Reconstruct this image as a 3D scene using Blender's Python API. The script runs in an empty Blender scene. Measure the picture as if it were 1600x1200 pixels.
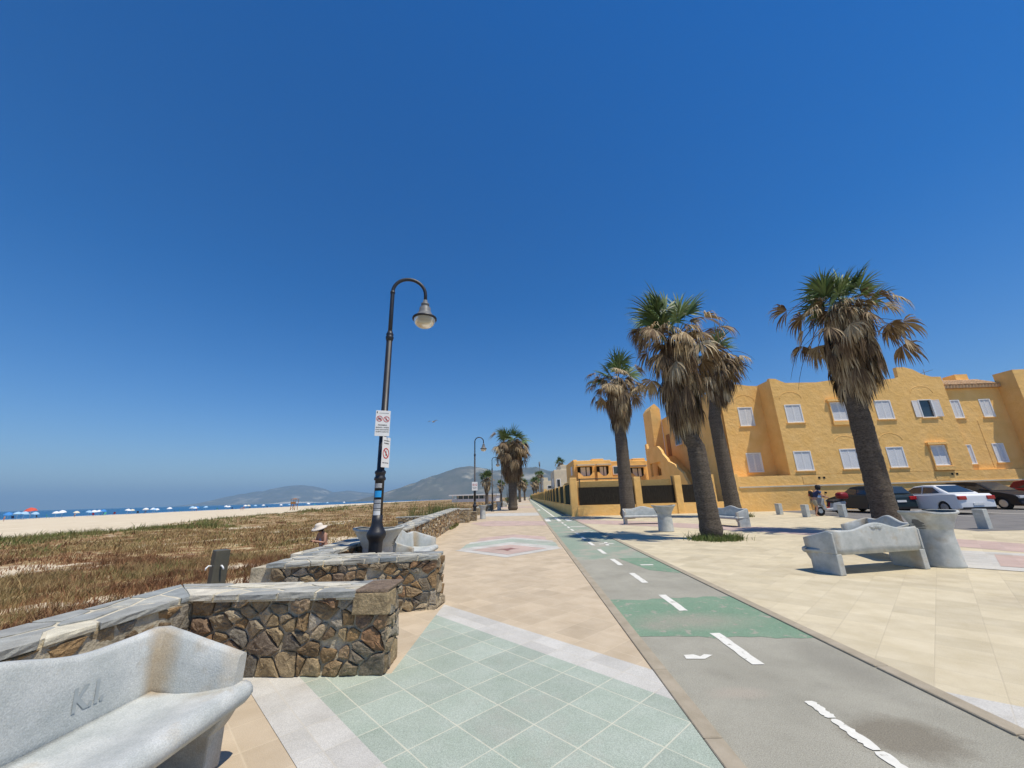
import bpy, math, random
import numpy as np
from mathutils import Vector, Matrix, noise as mnoise
R = math.radians
PI = math.pi
scene = bpy.context.scene
col = scene.collection
rnd = random.Random(7)

# ------------------------------------------------------------------ materials
def mat(name, c1, c2=None, rough=0.8, scale=6.0, bump=0.0, bscale=None, detail=6.0, metal=0.0,
        tint=0.0, spec=0.3, c3=None, scale3=1.0, t3=(0.5, 0.6), stretch=None, alpha=None, coat=0.0, tintcols=None, bdist=0.02, speck=0.0, det3=8.0, spots=()):
    m = bpy.data.materials.new(name); m.use_nodes = True
    nt = m.node_tree; N = nt.nodes; L = nt.links
    b = N['Principled BSDF']
    b.inputs['Roughness'].default_value = rough
    b.inputs['Metallic'].default_value = metal
    b.inputs['Specular IOR Level'].default_value = spec
    b.inputs['Coat Weight'].default_value = coat
    tc = N.new('ShaderNodeTexCoord'); vec = tc.outputs['Object']
    if stretch:
        mp = N.new('ShaderNodeMapping'); mp.inputs['Scale'].default_value = stretch
        L.new(vec, mp.inputs['Vector']); vec = mp.outputs['Vector']
    def noise(s, d=detail, r=0.6):
        n = N.new('ShaderNodeTexNoise'); n.inputs['Scale'].default_value = s
        n.inputs['Detail'].default_value = d; n.inputs['Roughness'].default_value = r
        L.new(vec, n.inputs['Vector']); return n.outputs['Fac']
    def ramp(f, a, bb, lo, hi):
        r = N.new('ShaderNodeValToRGB'); L.new(f, r.inputs['Fac'])
        r.color_ramp.elements[0].position = lo; r.color_ramp.elements[1].position = hi
        r.color_ramp.elements[0].color = (*a, 1); r.color_ramp.elements[1].color = (*bb, 1)
        return r.outputs['Color']
    def mix(f, a, bb, mode='MIX'):
        x = N.new('ShaderNodeMix'); x.data_type = 'RGBA'; x.blend_type = mode
        if isinstance(f, float): x.inputs['Factor'].default_value = f
        else: L.new(f, x.inputs['Factor'])
        for k, v in (('A', a), ('B', bb)):
            s = [i for i in x.inputs if i.name == k and i.type == 'RGBA'][0]
            if isinstance(v, tuple): s.default_value = (*v, 1)
            else: L.new(v, s)
        return [o for o in x.outputs if o.type == 'RGBA'][0]
    c = None
    if tintcols:
        at = N.new('ShaderNodeAttribute'); at.attribute_name = 'tint'
        r = N.new('ShaderNodeValToRGB'); L.new(at.outputs['Fac'], r.inputs['Fac'])
        el = r.color_ramp.elements
        while len(el) < len(tintcols): el.new(0.5)
        for i, tcx in enumerate(tintcols):
            el[i].position = i / (len(tintcols) - 1); el[i].color = (*tcx, 1)
        c = r.outputs['Color']
        if c2: c = mix(0.75, c, ramp(noise(scale), c1, c2, 0.3, 0.7), 'MULTIPLY')
    elif c2: c = ramp(noise(scale), c1, c2, 0.32, 0.68)
    if c is None: b.inputs['Base Color'].default_value = (*c1, 1)
    if c3:
        f = ramp(noise(scale3, det3), (0, 0, 0), (1, 1, 1), t3[0], t3[1])
        c = mix(f, c if c is not None else c1, c3)
    for (sx_, sy_, rx, ry, sc, amt, soft) in spots:
        mp = N.new('ShaderNodeMapping'); mp.inputs['Location'].default_value = (-sx_ / rx, -sy_ / ry, 0); mp.inputs['Scale'].default_value = (1 / rx, 1 / ry, 0)
        L.new(tc.outputs['Object'], mp.inputs['Vector']); ln = N.new('ShaderNodeVectorMath'); ln.operation = 'LENGTH'; L.new(mp.outputs['Vector'], ln.inputs[0])
        ad = N.new('ShaderNodeMath'); ad.operation = 'MULTIPLY_ADD'; L.new(noise(7.0, 10.0, .7), ad.inputs[0]); ad.inputs[1].default_value = 0.9; L.new(ln.outputs['Value'], ad.inputs[2])
        mr = N.new('ShaderNodeMapRange'); mr.clamp = True; L.new(ad.outputs[0], mr.inputs['Value']); mr.inputs['From Min'].default_value = 1.45 - soft; mr.inputs['From Max'].default_value = 1.45
        mr.inputs['To Min'].default_value = amt; mr.inputs['To Max'].default_value = 0.0
        c = mix(mr.outputs['Result'], c if c is not None else c1, sc)
    if speck and c is not None:
        sk = N.new('ShaderNodeMapRange'); L.new(noise(150, 3.0, 0.7), sk.inputs['Value']); sk.inputs['From Min'].default_value = .35; sk.inputs['From Max'].default_value = .65
        sk.inputs['To Min'].default_value = 1 - speck; sk.inputs['To Max'].default_value = 1 + speck
        sv = N.new('ShaderNodeVectorMath'); sv.operation = 'SCALE'; L.new(c, sv.inputs[0]); L.new(sk.outputs['Result'], sv.inputs['Scale']); c = sv.outputs['Vector']
    if tint:
        at = N.new('ShaderNodeAttribute'); at.attribute_name = 'tint'
        mr = N.new('ShaderNodeMapRange'); L.new(at.outputs['Fac'], mr.inputs['Value'])
        mr.inputs['To Min'].default_value = 1 - tint; mr.inputs['To Max'].default_value = 1 + tint
        vm = N.new('ShaderNodeVectorMath'); vm.operation = 'SCALE'
        if c is None: vm.inputs[0].default_value = c1
        else: L.new(c, vm.inputs[0])
        L.new(mr.outputs['Result'], vm.inputs['Scale']); c = vm.outputs['Vector']
    if c is not None: L.new(c, b.inputs['Base Color'])
    if bump:
        bp = N.new('ShaderNodeBump'); bp.inputs['Strength'].default_value = bump; bp.inputs['Distance'].default_value = bdist
        L.new(noise(bscale or scale * 4, 8.0, 0.65), bp.inputs['Height']); L.new(bp.outputs['Normal'], b.inputs['Normal'])
    if alpha is not None:
        b.inputs['Transmission Weight'].default_value = alpha
    m['nodes_hint'] = 1
    return m

def tile_mat(name, c1, c2, grout, spacing=0.375, off=(0.0, 0.0), scale=3.0, speck=0.12, stain=(0.30, 0.24, 0.17), stain_amt=0.35, gw=0.012, gvis=0.6, bump=0.25):
    """square paving slabs laid at 45 degrees, object coordinates (world metres)"""
    m = bpy.data.materials.new(name); m.use_nodes = True
    nt = m.node_tree; N = nt.nodes; L = nt.links
    b = N['Principled BSDF']; b.inputs['Roughness'].default_value = 0.85; b.inputs['Specular IOR Level'].default_value = 0.2
    tc = N.new('ShaderNodeTexCoord')
    mp = N.new('ShaderNodeMapping'); mp.vector_type = 'POINT'
    mp.inputs['Rotation'].default_value = (0, 0, R(45)); L.new(tc.outputs['Object'], mp.inputs['Vector'])
    sp = N.new('ShaderNodeSeparateXYZ'); L.new(mp.outputs['Vector'], sp.inputs[0])
    def M(op, a, bb=None, clamp=False):
        n = N.new('ShaderNodeMath'); n.operation = op; n.use_clamp = clamp
        for i, v in enumerate((a, bb)):
            if v is None: continue
            if isinstance(v, (int, float)): n.inputs[i].default_value = v
            else: L.new(v, n.inputs[i])
        return n.outputs[0]
    cells = []; ds = []
    for k, o in ((0, off[0]), (1, off[1])):
        u = M('DIVIDE', M('ADD', sp.outputs[k], o), spacing)
        fr = M('FRACT', u); cells.append(M('FLOOR', u))
        ds.append(M('MINIMUM', fr, M('SUBTRACT', 1.0, fr)))
    d = M('MULTIPLY', M('MINIMUM', ds[0], ds[1]), spacing)
    nz = N.new('ShaderNodeTexNoise'); nz.inputs['Scale'].default_value = 9; L.new(tc.outputs['Object'], nz.inputs['Vector'])
    g = M('SUBTRACT', 1.0, M('DIVIDE', d, M('MULTIPLY', nz.outputs['Fac'], gw * 1.3)), True)
    cb = N.new('ShaderNodeCombineXYZ'); L.new(cells[0], cb.inputs[0]); L.new(cells[1], cb.inputs[1])
    wn = N.new('ShaderNodeTexWhiteNoise'); wn.noise_dimensions = '3D'; L.new(cb.outputs[0], wn.inputs['Vector'])
    def noise(s, dd=6.0, r=0.6):
        n = N.new('ShaderNodeTexNoise'); n.inputs['Scale'].default_value = s; n.inputs['Detail'].default_value = dd
        n.inputs['Roughness'].default_value = r; L.new(tc.outputs['Object'], n.inputs['Vector']); return n.outputs['Fac']
    def mixc(f, a, bb, mode='MIX'):
        x = N.new('ShaderNodeMix'); x.data_type = 'RGBA'; x.blend_type = mode
        if isinstance(f, float): x.inputs['Factor'].default_value = f
        else: L.new(f, x.inputs['Factor'])
        for k, v in (('A', a), ('B', bb)):
            s = [i for i in x.inputs if i.name == k and i.type == 'RGBA'][0]
            if isinstance(v, tuple): s.default_value = (*v, 1)
            else: L.new(v, s)
        return [o for o in x.outputs if o.type == 'RGBA'][0]
    base = mixc(M('MULTIPLY', M('SUBTRACT', noise(scale), 0.32), 2.8, True), c1, c2)
    vr = M('ADD', 1 - 0.10, M('MULTIPLY', wn.outputs['Value'], 0.16))
    sk = M('ADD', 1 - speck, M('MULTIPLY', M('MULTIPLY', M('SUBTRACT', noise(170, 2.0), 0.3), 2.5, True), 2 * speck))
    gr = M('MULTIPLY', vr, sk)
    vm = N.new('ShaderNodeVectorMath'); vm.operation = 'SCALE'; L.new(base, vm.inputs[0]); L.new(gr, vm.inputs['Scale'])
    st = M('MULTIPLY', M('MULTIPLY', M('SUBTRACT', noise(0.55, 9.0, 0.7), 0.52), 6.0, True), stain_amt)
    c = mixc(st, vm.outputs['Vector'], stain)
    st2 = M('MULTIPLY', M('MULTIPLY', M('SUBTRACT', noise(7.0, 9.0, 0.8), 0.64), 9.0, True), 0.35)
    c = mixc(st2, c, tuple(x * 0.55 for x in stain))
    c = mixc(M('MULTIPLY', g, gvis), c, grout)
    L.new(c, b.inputs['Base Color'])
    bp = N.new('ShaderNodeBump'); bp.inputs['Strength'].default_value = bump; bp.inputs['Distance'].default_value = 0.01
    L.new(M('SUBTRACT', noise(60, 5.0), M('MULTIPLY', g, 0.6)), bp.inputs['Height']); L.new(bp.outputs['Normal'], b.inputs['Normal'])
    return m

# ------------------------------------------------------------------ mesh builder
class MB:
    def __init__(s): s.v = []; s.f = []; s.m = []; s.t = []; s.sm = []
    def add(s, vs, fs, mi=0, tint=0.5, smooth=False):
        o = len(s.v); s.v.extend([tuple(p) for p in vs])
        for f in fs:
            s.f.append(tuple(i + o for i in f)); s.m.append(mi); s.t.append(tint); s.sm.append(smooth)
        return o
    def box(s, x0, x1, y0, y1, z0, z1, mi=0, tint=0.5, M=None):
        vs = [(x, y, z) for z in (z0, z1) for y in (y0, y1) for x in (x0, x1)]
        if M is not None: vs = [M @ Vector(p) for p in vs]
        s.add(vs, [(0, 2, 3, 1), (4, 5, 7, 6), (0, 1, 5, 4), (2, 6, 7, 3), (0, 4, 6, 2), (1, 3, 7, 5)], mi, tint)
    def prism(s, pts, z0, z1, mi=0, tint=0.5, M=None, ax='z'):
        n = len(pts)
        def P(a, b, h): return {'z': (a, b, h), 'x': (h, a, b), 'y': (a, h, b)}[ax]
        vs = [P(a, b, z0) for a, b in pts] + [P(a, b, z1) for a, b in pts]
        if M is not None: vs = [M @ Vector(p) for p in vs]
        fs = [tuple(range(n))[::-1], tuple(range(n, 2 * n))] + [(i, (i + 1) % n, n + (i + 1) % n, n + i) for i in range(n)]
        s.add(vs, fs, mi, tint)
    def rings(s, rings, mi=0, tint=0.5, closed=True, cap0=True, cap1=True, smooth=True, tints=None):
        n = len(rings[0]); o = len(s.v)
        for r in rings: s.v.extend([tuple(p) for p in r])
        for i in range(len(rings) - 1):
            for j in range(n if closed else n - 1):
                k = (j + 1) % n
                s.f.append((o + i * n + j, o + i * n + k, o + (i + 1) * n + k, o + (i + 1) * n + j))
                s.m.append(mi); s.t.append(tints[i] if tints else tint); s.sm.append(smooth)
        if cap0: s.f.append(tuple(o + j for j in range(n))[::-1]); s.m.append(mi); s.t.append(tint); s.sm.append(False)
        if cap1: s.f.append(tuple(o + (len(rings) - 1) * n + j for j in range(n))); s.m.append(mi); s.t.append(tint); s.sm.append(False)
    def lathe(s, prof, n=20, mi=0, tint=0.5, at=(0, 0, 0), flute=0.0, cap0=True, cap1=True, smooth=True, ax='z'):
        rs = []
        for r, z in prof:
            ring = []
            for j in range(n):
                a = 2 * PI * j / n; rr = r * (1 + flute * (1 if j % 2 else -1))
                p = (rr * math.cos(a), rr * math.sin(a), z)
                if ax == 'x': p = (p[2], p[0], p[1])
                if ax == 'y': p = (p[1], p[2], p[0])
                ring.append((p[0] + at[0], p[1] + at[1], p[2] + at[2]))
            rs.append(ring)
        s.rings(rs, mi, tint, True, cap0, cap1, smooth)
    def tube(s, path, rad, n=8, mi=0, tint=0.5, smooth=True, cap=True):
        path = [Vector(p) for p in path]
        if not isinstance(rad, (list, tuple)): rad = [rad] * len(path)
        rs = []; ref = Vector((0.13, 0.31, 0.94)).normalized()
        for i, p in enumerate(path):
            d = (path[min(i + 1, len(path) - 1)] - path[max(i - 1, 0)]).normalized()
            if abs(d.dot(ref)) > 0.97: ref = Vector((1, 0.1, 0)).normalized()
            a = d.cross(ref).normalized(); b = a.cross(d).normalized()
            rs.append([p + (a * math.cos(2 * PI * j / n) + b * math.sin(2 * PI * j / n)) * rad[i] for j in range(n)])
        s.rings(rs, mi, tint, True, cap, cap, smooth)
    def build(s, name, mats, parent=None, loc=None):
        me = bpy.data.meshes.new(name)
        me.from_pydata(s.v, [], s.f)
        if not isinstance(mats, (list, tuple)): mats = [mats]
        for m in mats: me.materials.append(m)
        me.polygons.foreach_set('material_index', s.m)
        me.polygons.foreach_set('use_smooth', s.sm)
        a = me.attributes.new('tint', 'FLOAT', 'FACE'); a.data.foreach_set('value', s.t)
        me.validate(clean_customdata=False); me.update()
        o = bpy.data.objects.new(name, me); col.objects.link(o)
        if parent: o.parent = parent
        if loc: o.location = loc
        return o

def tag(o, label=None, cat=None, group=None, kind=None):
    if label: o['label'] = label
    if cat: o['category'] = cat
    if group: o['group'] = group
    if kind: o['kind'] = kind
    return o
def empty(name, loc=(0, 0, 0), rz=0, label=None, cat=None, group=None):
    o = bpy.data.objects.new(name, None); col.objects.link(o)
    o.location = loc; o.rotation_euler = (0, 0, rz); o.empty_display_size = 0.2
    return tag(o, label, cat, group)
def kids(o): return [c for c in bpy.data.objects if c.parent == o]
def copy_tree(o, parent=None, **kw):
    c = o.copy(); col.objects.link(c); c.parent = parent
    for ch in kids(o): copy_tree(ch, c)
    return c
def bevel(o, w=0.01, seg=2, ang=40):
    b = o.modifiers.new('bevel', 'BEVEL'); b.width = w; b.segments = seg; b.limit_method = 'ANGLE'; b.angle_limit = R(ang)
    return o
def textmesh(name, s, size, mt, parent, loc, rot, align='CENTER', bold=0.0):
    cu = bpy.data.curves.new(name, 'FONT'); cu.body = s; cu.size = size; cu.align_x = align; cu.offset = bold
    t = bpy.data.objects.new('tmp', cu); col.objects.link(t)
    me = bpy.data.meshes.new_from_object(t); bpy.data.objects.remove(t)
    me.materials.clear(); me.materials.append(mt)
    o = bpy.data.objects.new(name, me); col.objects.link(o); o.parent = parent; o.location = loc; o.rotation_euler = rot
    return o
def lerp(a, b, t): return a + (b - a) * t
def interp(x, xs, ys): return float(np.interp(x, xs, ys))

# ------------------------------------------------------------------ camera
Xc = (0.9990, 0.0, 0.0)
F = 601.0; VX, VY, S, H = 822.0, 776.0, -0.028, 1.5
def ray(px, py): return Vector(((px - 800) / F, -(py - 600) / F, 1.0))
a = ray(VX, VY); b = ray(VX + 500, VY + S * 500)
up = b.cross(a).normalized()
if up.y < 0: up = -up
Yv = a.normalized(); Xv = up.cross(Yv).normalized()
if Xv.x < 0: Xv = -Xv
cam_d = bpy.data.cameras.new('camera'); cam = bpy.data.objects.new('camera', cam_d); col.objects.link(cam)
cam_d.sensor_width = 36; cam_d.lens = F / 1600 * 36; cam_d.clip_start = 0.05; cam_d.clip_end = 90000
right = Vector((Xv.x, Yv.x, up.x)); cup = Vector((Xv.y, Yv.y, up.y)); back = -Vector((Xv.z, Yv.z, up.z))
cam.matrix_world = Matrix(((right.x, cup.x, back.x, 0), (right.y, cup.y, back.y, 0), (right.z, cup.z, back.z, H), (0, 0, 0, 1)))
scene.camera = cam

# ------------------------------------------------------------------ light
sun_vec = Vector((2.95, -2.05, 8.3)).normalized()
el = math.asin(sun_vec.z); az = math.atan2(sun_vec.x, sun_vec.y)
w = bpy.data.worlds.new('World'); scene.world = w; w.use_nodes = True
nt = w.node_tree; bg = nt.nodes['Background']
sky = nt.nodes.new('ShaderNodeTexSky'); sky.sky_type = 'NISHITA'; sky.sun_disc = False
sky.sun_elevation = el; sky.sun_rotation = az; sky.altitude = 300; sky.air_density = 1.0; sky.dust_density = 0.2; sky.ozone_density = 4.0
hs = nt.nodes.new('ShaderNodeHueSaturation'); hs.inputs['Saturation'].default_value = 1.42; hs.inputs['Hue'].default_value = 0.508
nt.links.new(sky.outputs[0], hs.inputs['Color']); nt.links.new(hs.outputs[0], bg.inputs['Color']); bg.inputs['Strength'].default_value = 0.125
sd = bpy.data.lights.new('sun', 'SUN'); sd.energy = 4.8; sd.angle = R(0.53); sd.color = (1.0, 0.93, 0.80)
so = bpy.data.objects.new('sun', sd); col.objects.link(so); so.location = (0, 0, 30)
so.rotation_euler = sun_vec.to_track_quat('Z', 'Y').to_euler()
vs = scene.view_settings; vs.view_transform = 'Standard'; vs.look = 'None'; vs.exposure = 0.0; vs.gamma = 1.0
scene.render.engine = 'CYCLES'

# ------------------------------------------------------------------ material table
M = {}
M['tan'] = tile_mat('tan_slabs', (0.50, 0.40, 0.275), (0.58, 0.475, 0.34), (0.66, 0.56, 0.40), off=(0, 0), gvis=0.45)
M['tan2'] = tile_mat('tan_slabs_plaza', (0.55, 0.47, 0.315), (0.63, 0.55, 0.39), (0.44, 0.38, 0.27), gvis=0.4)
M['green'] = tile_mat('green_slabs', (0.345, 0.40, 0.325), (0.41, 0.455, 0.385), (0.64, 0.61, 0.48), gvis=0.9, speck=0.30, stain=(0.38, 0.34, 0.29), stain_amt=0.55, gw=0.011)
M['white'] = tile_mat('pale_slabs', (0.50, 0.48, 0.43), (0.59, 0.57, 0.52), (0.55, 0.5, 0.4), gvis=0.5, speck=0.2)
M['pink'] = tile_mat('pink_slabs', (0.49, 0.36, 0.31), (0.55, 0.42, 0.36), (0.5, 0.42, 0.36), gvis=0.4)
M['blot'] = mat('dark_blot', (0.22, 0.10, 0.09), (0.30, 0.16, 0.14), scale=12)
M['kerb'] = mat('kerb_concrete', (0.33, 0.28, 0.20), (0.42, 0.36, 0.27), scale=5, bump=0.3, bscale=60, rough=0.9)
M['lane'] = mat('worn_lane_asphalt', (0.30, 0.285, 0.23), (0.39, 0.37, 0.30), scale=1.6, bump=0.35, spots=[(2.30, 3.02, .40, .30, (0.20, 0.175, 0.13), .8, .5), (2.75, 4.0, .3, .9, (0.26, 0.245, 0.2), .6, .8), (1.5, 5.3, .5, .15, (0.2, 0.19, 0.15), .5, .5), (1.6, 3.6, .3, .12, (0.42, 0.36, 0.29), .5, .6)], bscale=110, rough=0.95, speck=0.28,
                c3=(0.265, 0.25, 0.20), scale3=0.8, t3=(0.56, 0.72))
M['lane_green'] = mat('faded_green_lane_paint', (0.25, 0.315, 0.24), (0.31, 0.36, 0.28), scale=1.2, bump=0.35, bscale=110, rough=0.9, speck=0.3,
                      c3=(0.38, 0.36, 0.29), scale3=1.1, t3=(0.47, 0.60))
M['green_paint'] = mat('green_lane_paint', (0.175, 0.275, 0.185), (0.215, 0.31, 0.215), scale=2.0, spots=[(1.95, 5.38, .95, .42, (0.315, 0.305, 0.24), .85, .8), (1.5, 5.2, .3, .2, (0.315, 0.30, 0.24), .6, .6)], bump=0.35, bscale=110, rough=0.85, speck=0.3,
                       c3=(0.34, 0.325, 0.26), scale3=7.0, t3=(0.57, 0.64), det3=14.0)
M['road_white'] = mat('worn_white_road_paint', (0.80, 0.78, 0.70), (0.70, 0.68, 0.60), scale=20, rough=0.7, bump=0.2,
                      c3=(0.36, 0.34, 0.28), scale3=11, t3=(0.60, 0.66))
M['stain'] = mat('dark_lane_stain', (0.23, 0.205, 0.155), (0.31, 0.28, 0.22), scale=6, bump=0.35, bscale=110, speck=0.3)
M['asphalt'] = mat('car_park_asphalt', (0.16, 0.155, 0.15), (0.22, 0.21, 0.20), scale=1.5, bump=0.5, bscale=90, rough=0.95)
M['mortar'] = mat('mortar', (0.44, 0.38, 0.27), (0.66, 0.58, 0.43), scale=9, bump=1.0, bscale=24, rough=0.95, bdist=0.03, c3=(0.20,0.17,0.12), scale3=5, t3=(.52,.68))
M['stone'] = mat('rubble_stone', (0.45, 0.40, 0.34), (1.3, 1.22, 1.08), scale=16, bump=1.0, bscale=34, detail=12, speck=.25, rough=0.9, bdist=0.03,
                 tintcols=[(0.17, 0.13, 0.09), (0.40, 0.27, 0.14), (0.26, 0.22, 0.16), (0.46, 0.36, 0.22), (0.24, 0.21, 0.17), (0.55, 0.47, 0.34), (0.33, 0.19, 0.10), (0.20, 0.19, 0.17), (0.62, 0.56, 0.46)])
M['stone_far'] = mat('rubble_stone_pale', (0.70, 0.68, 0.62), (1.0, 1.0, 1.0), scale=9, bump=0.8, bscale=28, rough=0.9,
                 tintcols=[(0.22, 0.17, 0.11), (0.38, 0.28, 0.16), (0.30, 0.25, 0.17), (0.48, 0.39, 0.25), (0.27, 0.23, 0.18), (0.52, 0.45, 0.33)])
M['slate'] = mat('slate_coping', (0.55, 0.55, 0.55), (1.1, 1.1, 1.08), scale=7, bump=0.6, bscale=16, detail=12, speck=.15, rough=0.75,
                 tintcols=[(0.24, 0.265, 0.27), (0.60, 0.56, 0.46), (0.33, 0.35, 0.34), (0.72, 0.66, 0.51), (0.20, 0.21, 0.215), (0.50, 0.49, 0.43), (0.36, 0.37, 0.35), (0.78, 0.71, 0.56)])
M['cmortar'] = mat('coping_mortar', (0.58, 0.52, 0.39), (0.70, 0.64, 0.50), scale=14, bump=0.7, bscale=45, rough=0.95)
M['concrete'] = mat('cast_concrete', (0.38, 0.405, 0.39), (0.57, 0.58, 0.555), scale=4.2, bump=0.45, bscale=80, rough=0.85, detail=14, speck=.16,
                    c3=(0.42, 0.36, 0.265), scale3=3.8, t3=(0.54, 0.76), bdist=0.008, det3=12.0,
                    spots=[(.93, .40, .085, .13, (0.37, 0.285, 0.18), .75, .8), (-.93, .40, .085, .13, (0.37, 0.285, 0.18), .75, .8), (1.0, -.05, .12, .10, (0.40, 0.33, 0.23), .6, .8), (-1.0, -.05, .12, .10, (0.40, 0.33, 0.23), .6, .8)])
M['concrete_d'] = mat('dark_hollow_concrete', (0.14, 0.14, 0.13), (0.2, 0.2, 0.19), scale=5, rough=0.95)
M['black'] = mat('black_iron', (0.012, 0.013, 0.018), (0.02, 0.021, 0.027), scale=8, rough=0.45, spec=0.5, bump=0.1, bscale=60)
M['lampgrey'] = mat('lamp_grey_metal', (0.12, 0.13, 0.14), (0.2, 0.2, 0.2), scale=9, rough=0.5)
M['glass_bowl'] = mat('lamp_bowl', (0.75, 0.70, 0.55), rough=0.25, alpha=0.55, spec=0.5)
M['signwhite'] = mat('sign_white', (0.80, 0.80, 0.79), (0.74, 0.74, 0.73), scale=5, rough=0.4)
M['red'] = mat('sign_red', (0.55, 0.03, 0.03), rough=0.5)
M['ink'] = mat('sign_ink', (0.03, 0.03, 0.035), rough=0.6)
M['blue'] = mat('sticker_blue', (0.03, 0.35, 0.75), rough=0.4)
M['stgrey'] = mat('sticker_grey', (0.25, 0.27, 0.30), (0.5, 0.5, 0.5), scale=40, rough=0.5)
M['trunk'] = mat('palm_bark', (0.07, 0.054, 0.042), (0.21, 0.175, 0.135), scale=5.0, bump=1.0, bscale=9.0, rough=0.95, stretch=(2.6, 2.6, 6.5), bdist=0.07, tint=0.12, detail=12, speck=.3)
M['leaf'] = mat('palm_green_frond', (0.07, 0.115, 0.03), (0.13, 0.18, 0.06), scale=2.0, rough=0.55, tint=0.55, spec=0.35)
M['dry'] = mat('palm_dry_frond', (0.6, 0.6, 0.6), (1.0, 1.0, 1.0), scale=3.0, rough=0.8,
               tintcols=[(0.08, 0.048, 0.026), (0.17, 0.11, 0.06), (0.36, 0.26, 0.14), (0.62, 0.50, 0.31)])
M['grass'] = mat('grass_blades', (0.75, 0.75, 0.75), (1.0, 1.0, 1.0), scale=0.4, rough=0.9,
                 tintcols=[(0.085, 0.14, 0.035), (0.17, 0.20, 0.06), (0.29, 0.22, 0.095), (0.43, 0.305, 0.14), (0.31, 0.155, 0.075), (0.21, 0.105, 0.05), (0.13, 0.065, 0.035)])
M['orange'] = mat('ochre_plaster', (0.89, 0.525, 0.165), (0.96, 0.60, 0.225), scale=1.4, bump=0.55, bscale=2.6, rough=0.9, detail=9, bdist=0.10,
                  c3=(0.80, 0.49, 0.165), scale3=0.30, t3=(0.5, 0.75))
M['cream'] = mat('cream_plaster', (0.62, 0.54, 0.40), (0.70, 0.62, 0.47), scale=1.4, bump=0.4, bscale=8, rough=0.9)
M['whitewash'] = mat('white_plaster', (0.74, 0.73, 0.70), (0.80, 0.79, 0.76), scale=1.4, bump=0.2, bscale=8, rough=0.8)
M['shutter'] = mat('white_shutter_paint', (0.84, 0.83, 0.81), (0.88, 0.87, 0.85), scale=4, rough=0.5)
M['glass'] = mat('dark_window_glass', (0.03, 0.045, 0.06), rough=0.08, spec=0.8)
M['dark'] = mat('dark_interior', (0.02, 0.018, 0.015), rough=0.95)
M['hedge'] = mat('dark_hedge_mesh', (0.010, 0.016, 0.009), (0.035, 0.05, 0.025), scale=14, bump=1.0, bscale=12, rough=0.95, bdist=0.1)
M['reed_d'] = mat('dark_reed_screen', (0.012, 0.010, 0.008), (0.05, 0.042, 0.03), scale=6, bump=1.0, bscale=14, rough=0.95, stretch=(9, 9, 0.6), bdist=0.05)
M['reed'] = mat('straw_reed_screen', (0.40, 0.27, 0.10), (0.52, 0.37, 0.16), scale=5, bump=0.6, bscale=30, rough=0.9, stretch=(1, 1, 5))
M['wood'] = mat('brown_door', (0.30, 0.13, 0.04), (0.38, 0.18, 0.06), scale=4, rough=0.6)
M['rooftile'] = mat('clay_tile', (0.50, 0.30, 0.15), (0.62, 0.42, 0.25), scale=6, rough=0.9, tint=0.2)
M['post'] = mat('brown_metal', (0.10, 0.092, 0.068), (0.13, 0.12, 0.09), scale=6, rough=0.5, metal=0.2)
M['chrome'] = mat('chrome', (0.7, 0.7, 0.7), rough=0.2, metal=1.0)
M['tyre'] = mat('rubber', (0.015, 0.015, 0.015), rough=0.8)
M['rim'] = mat('alloy_rim', (0.55, 0.55, 0.56), rough=0.35, metal=0.8)
for n_, c_ in dict(car_dark=(0.018, 0.035, 0.045), car_white=(0.78, 0.79, 0.80), car_black=(0.012, 0.012, 0.016), car_red=(0.22, 0.012, 0.016), car_silver=(0.5, 0.5, 0.5)).items():
    M[n_] = mat(n_ + '_paint', c_, rough=0.45, coat=0.12, spec=0.25)
M['tail'] = mat('tail_lamp_red', (0.45, 0.01, 0.01), rough=0.2, spec=0.6)
M['head'] = mat('head_lamp_glass', (0.6, 0.62, 0.65), rough=0.12, spec=0.8)
M['plastic'] = mat('black_plastic', (0.02, 0.02, 0.022), rough=0.6)
M['scwhite'] = mat('scooter_panel', (0.36, 0.37, 0.38), rough=0.35, spec=0.5)
M['skin'] = mat('skin', (0.50, 0.28, 0.19), rough=0.6)
M['navy'] = mat('navy_cloth', (0.02, 0.03, 0.09), (0.03, 0.045, 0.12), scale=12, rough=0.9)
M['khaki'] = mat('khaki_cloth', (0.33, 0.28, 0.19), (0.4, 0.35, 0.25), scale=12, rough=0.9)
M['denim'] = mat('denim', (0.12, 0.17, 0.26), (0.2, 0.26, 0.36), scale=12, rough=0.9)
M['paleblue'] = mat('pale_blue_top', (0.40, 0.50, 0.62), (0.3, 0.4, 0.55), scale=25, rough=0.9)
M['straw'] = mat('straw_hat', (0.66, 0.58, 0.48), (0.74, 0.66, 0.56), scale=40, rough=0.9)
M['hair'] = mat('brown_hair', (0.06, 0.03, 0.015), rough=0.7)

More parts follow.
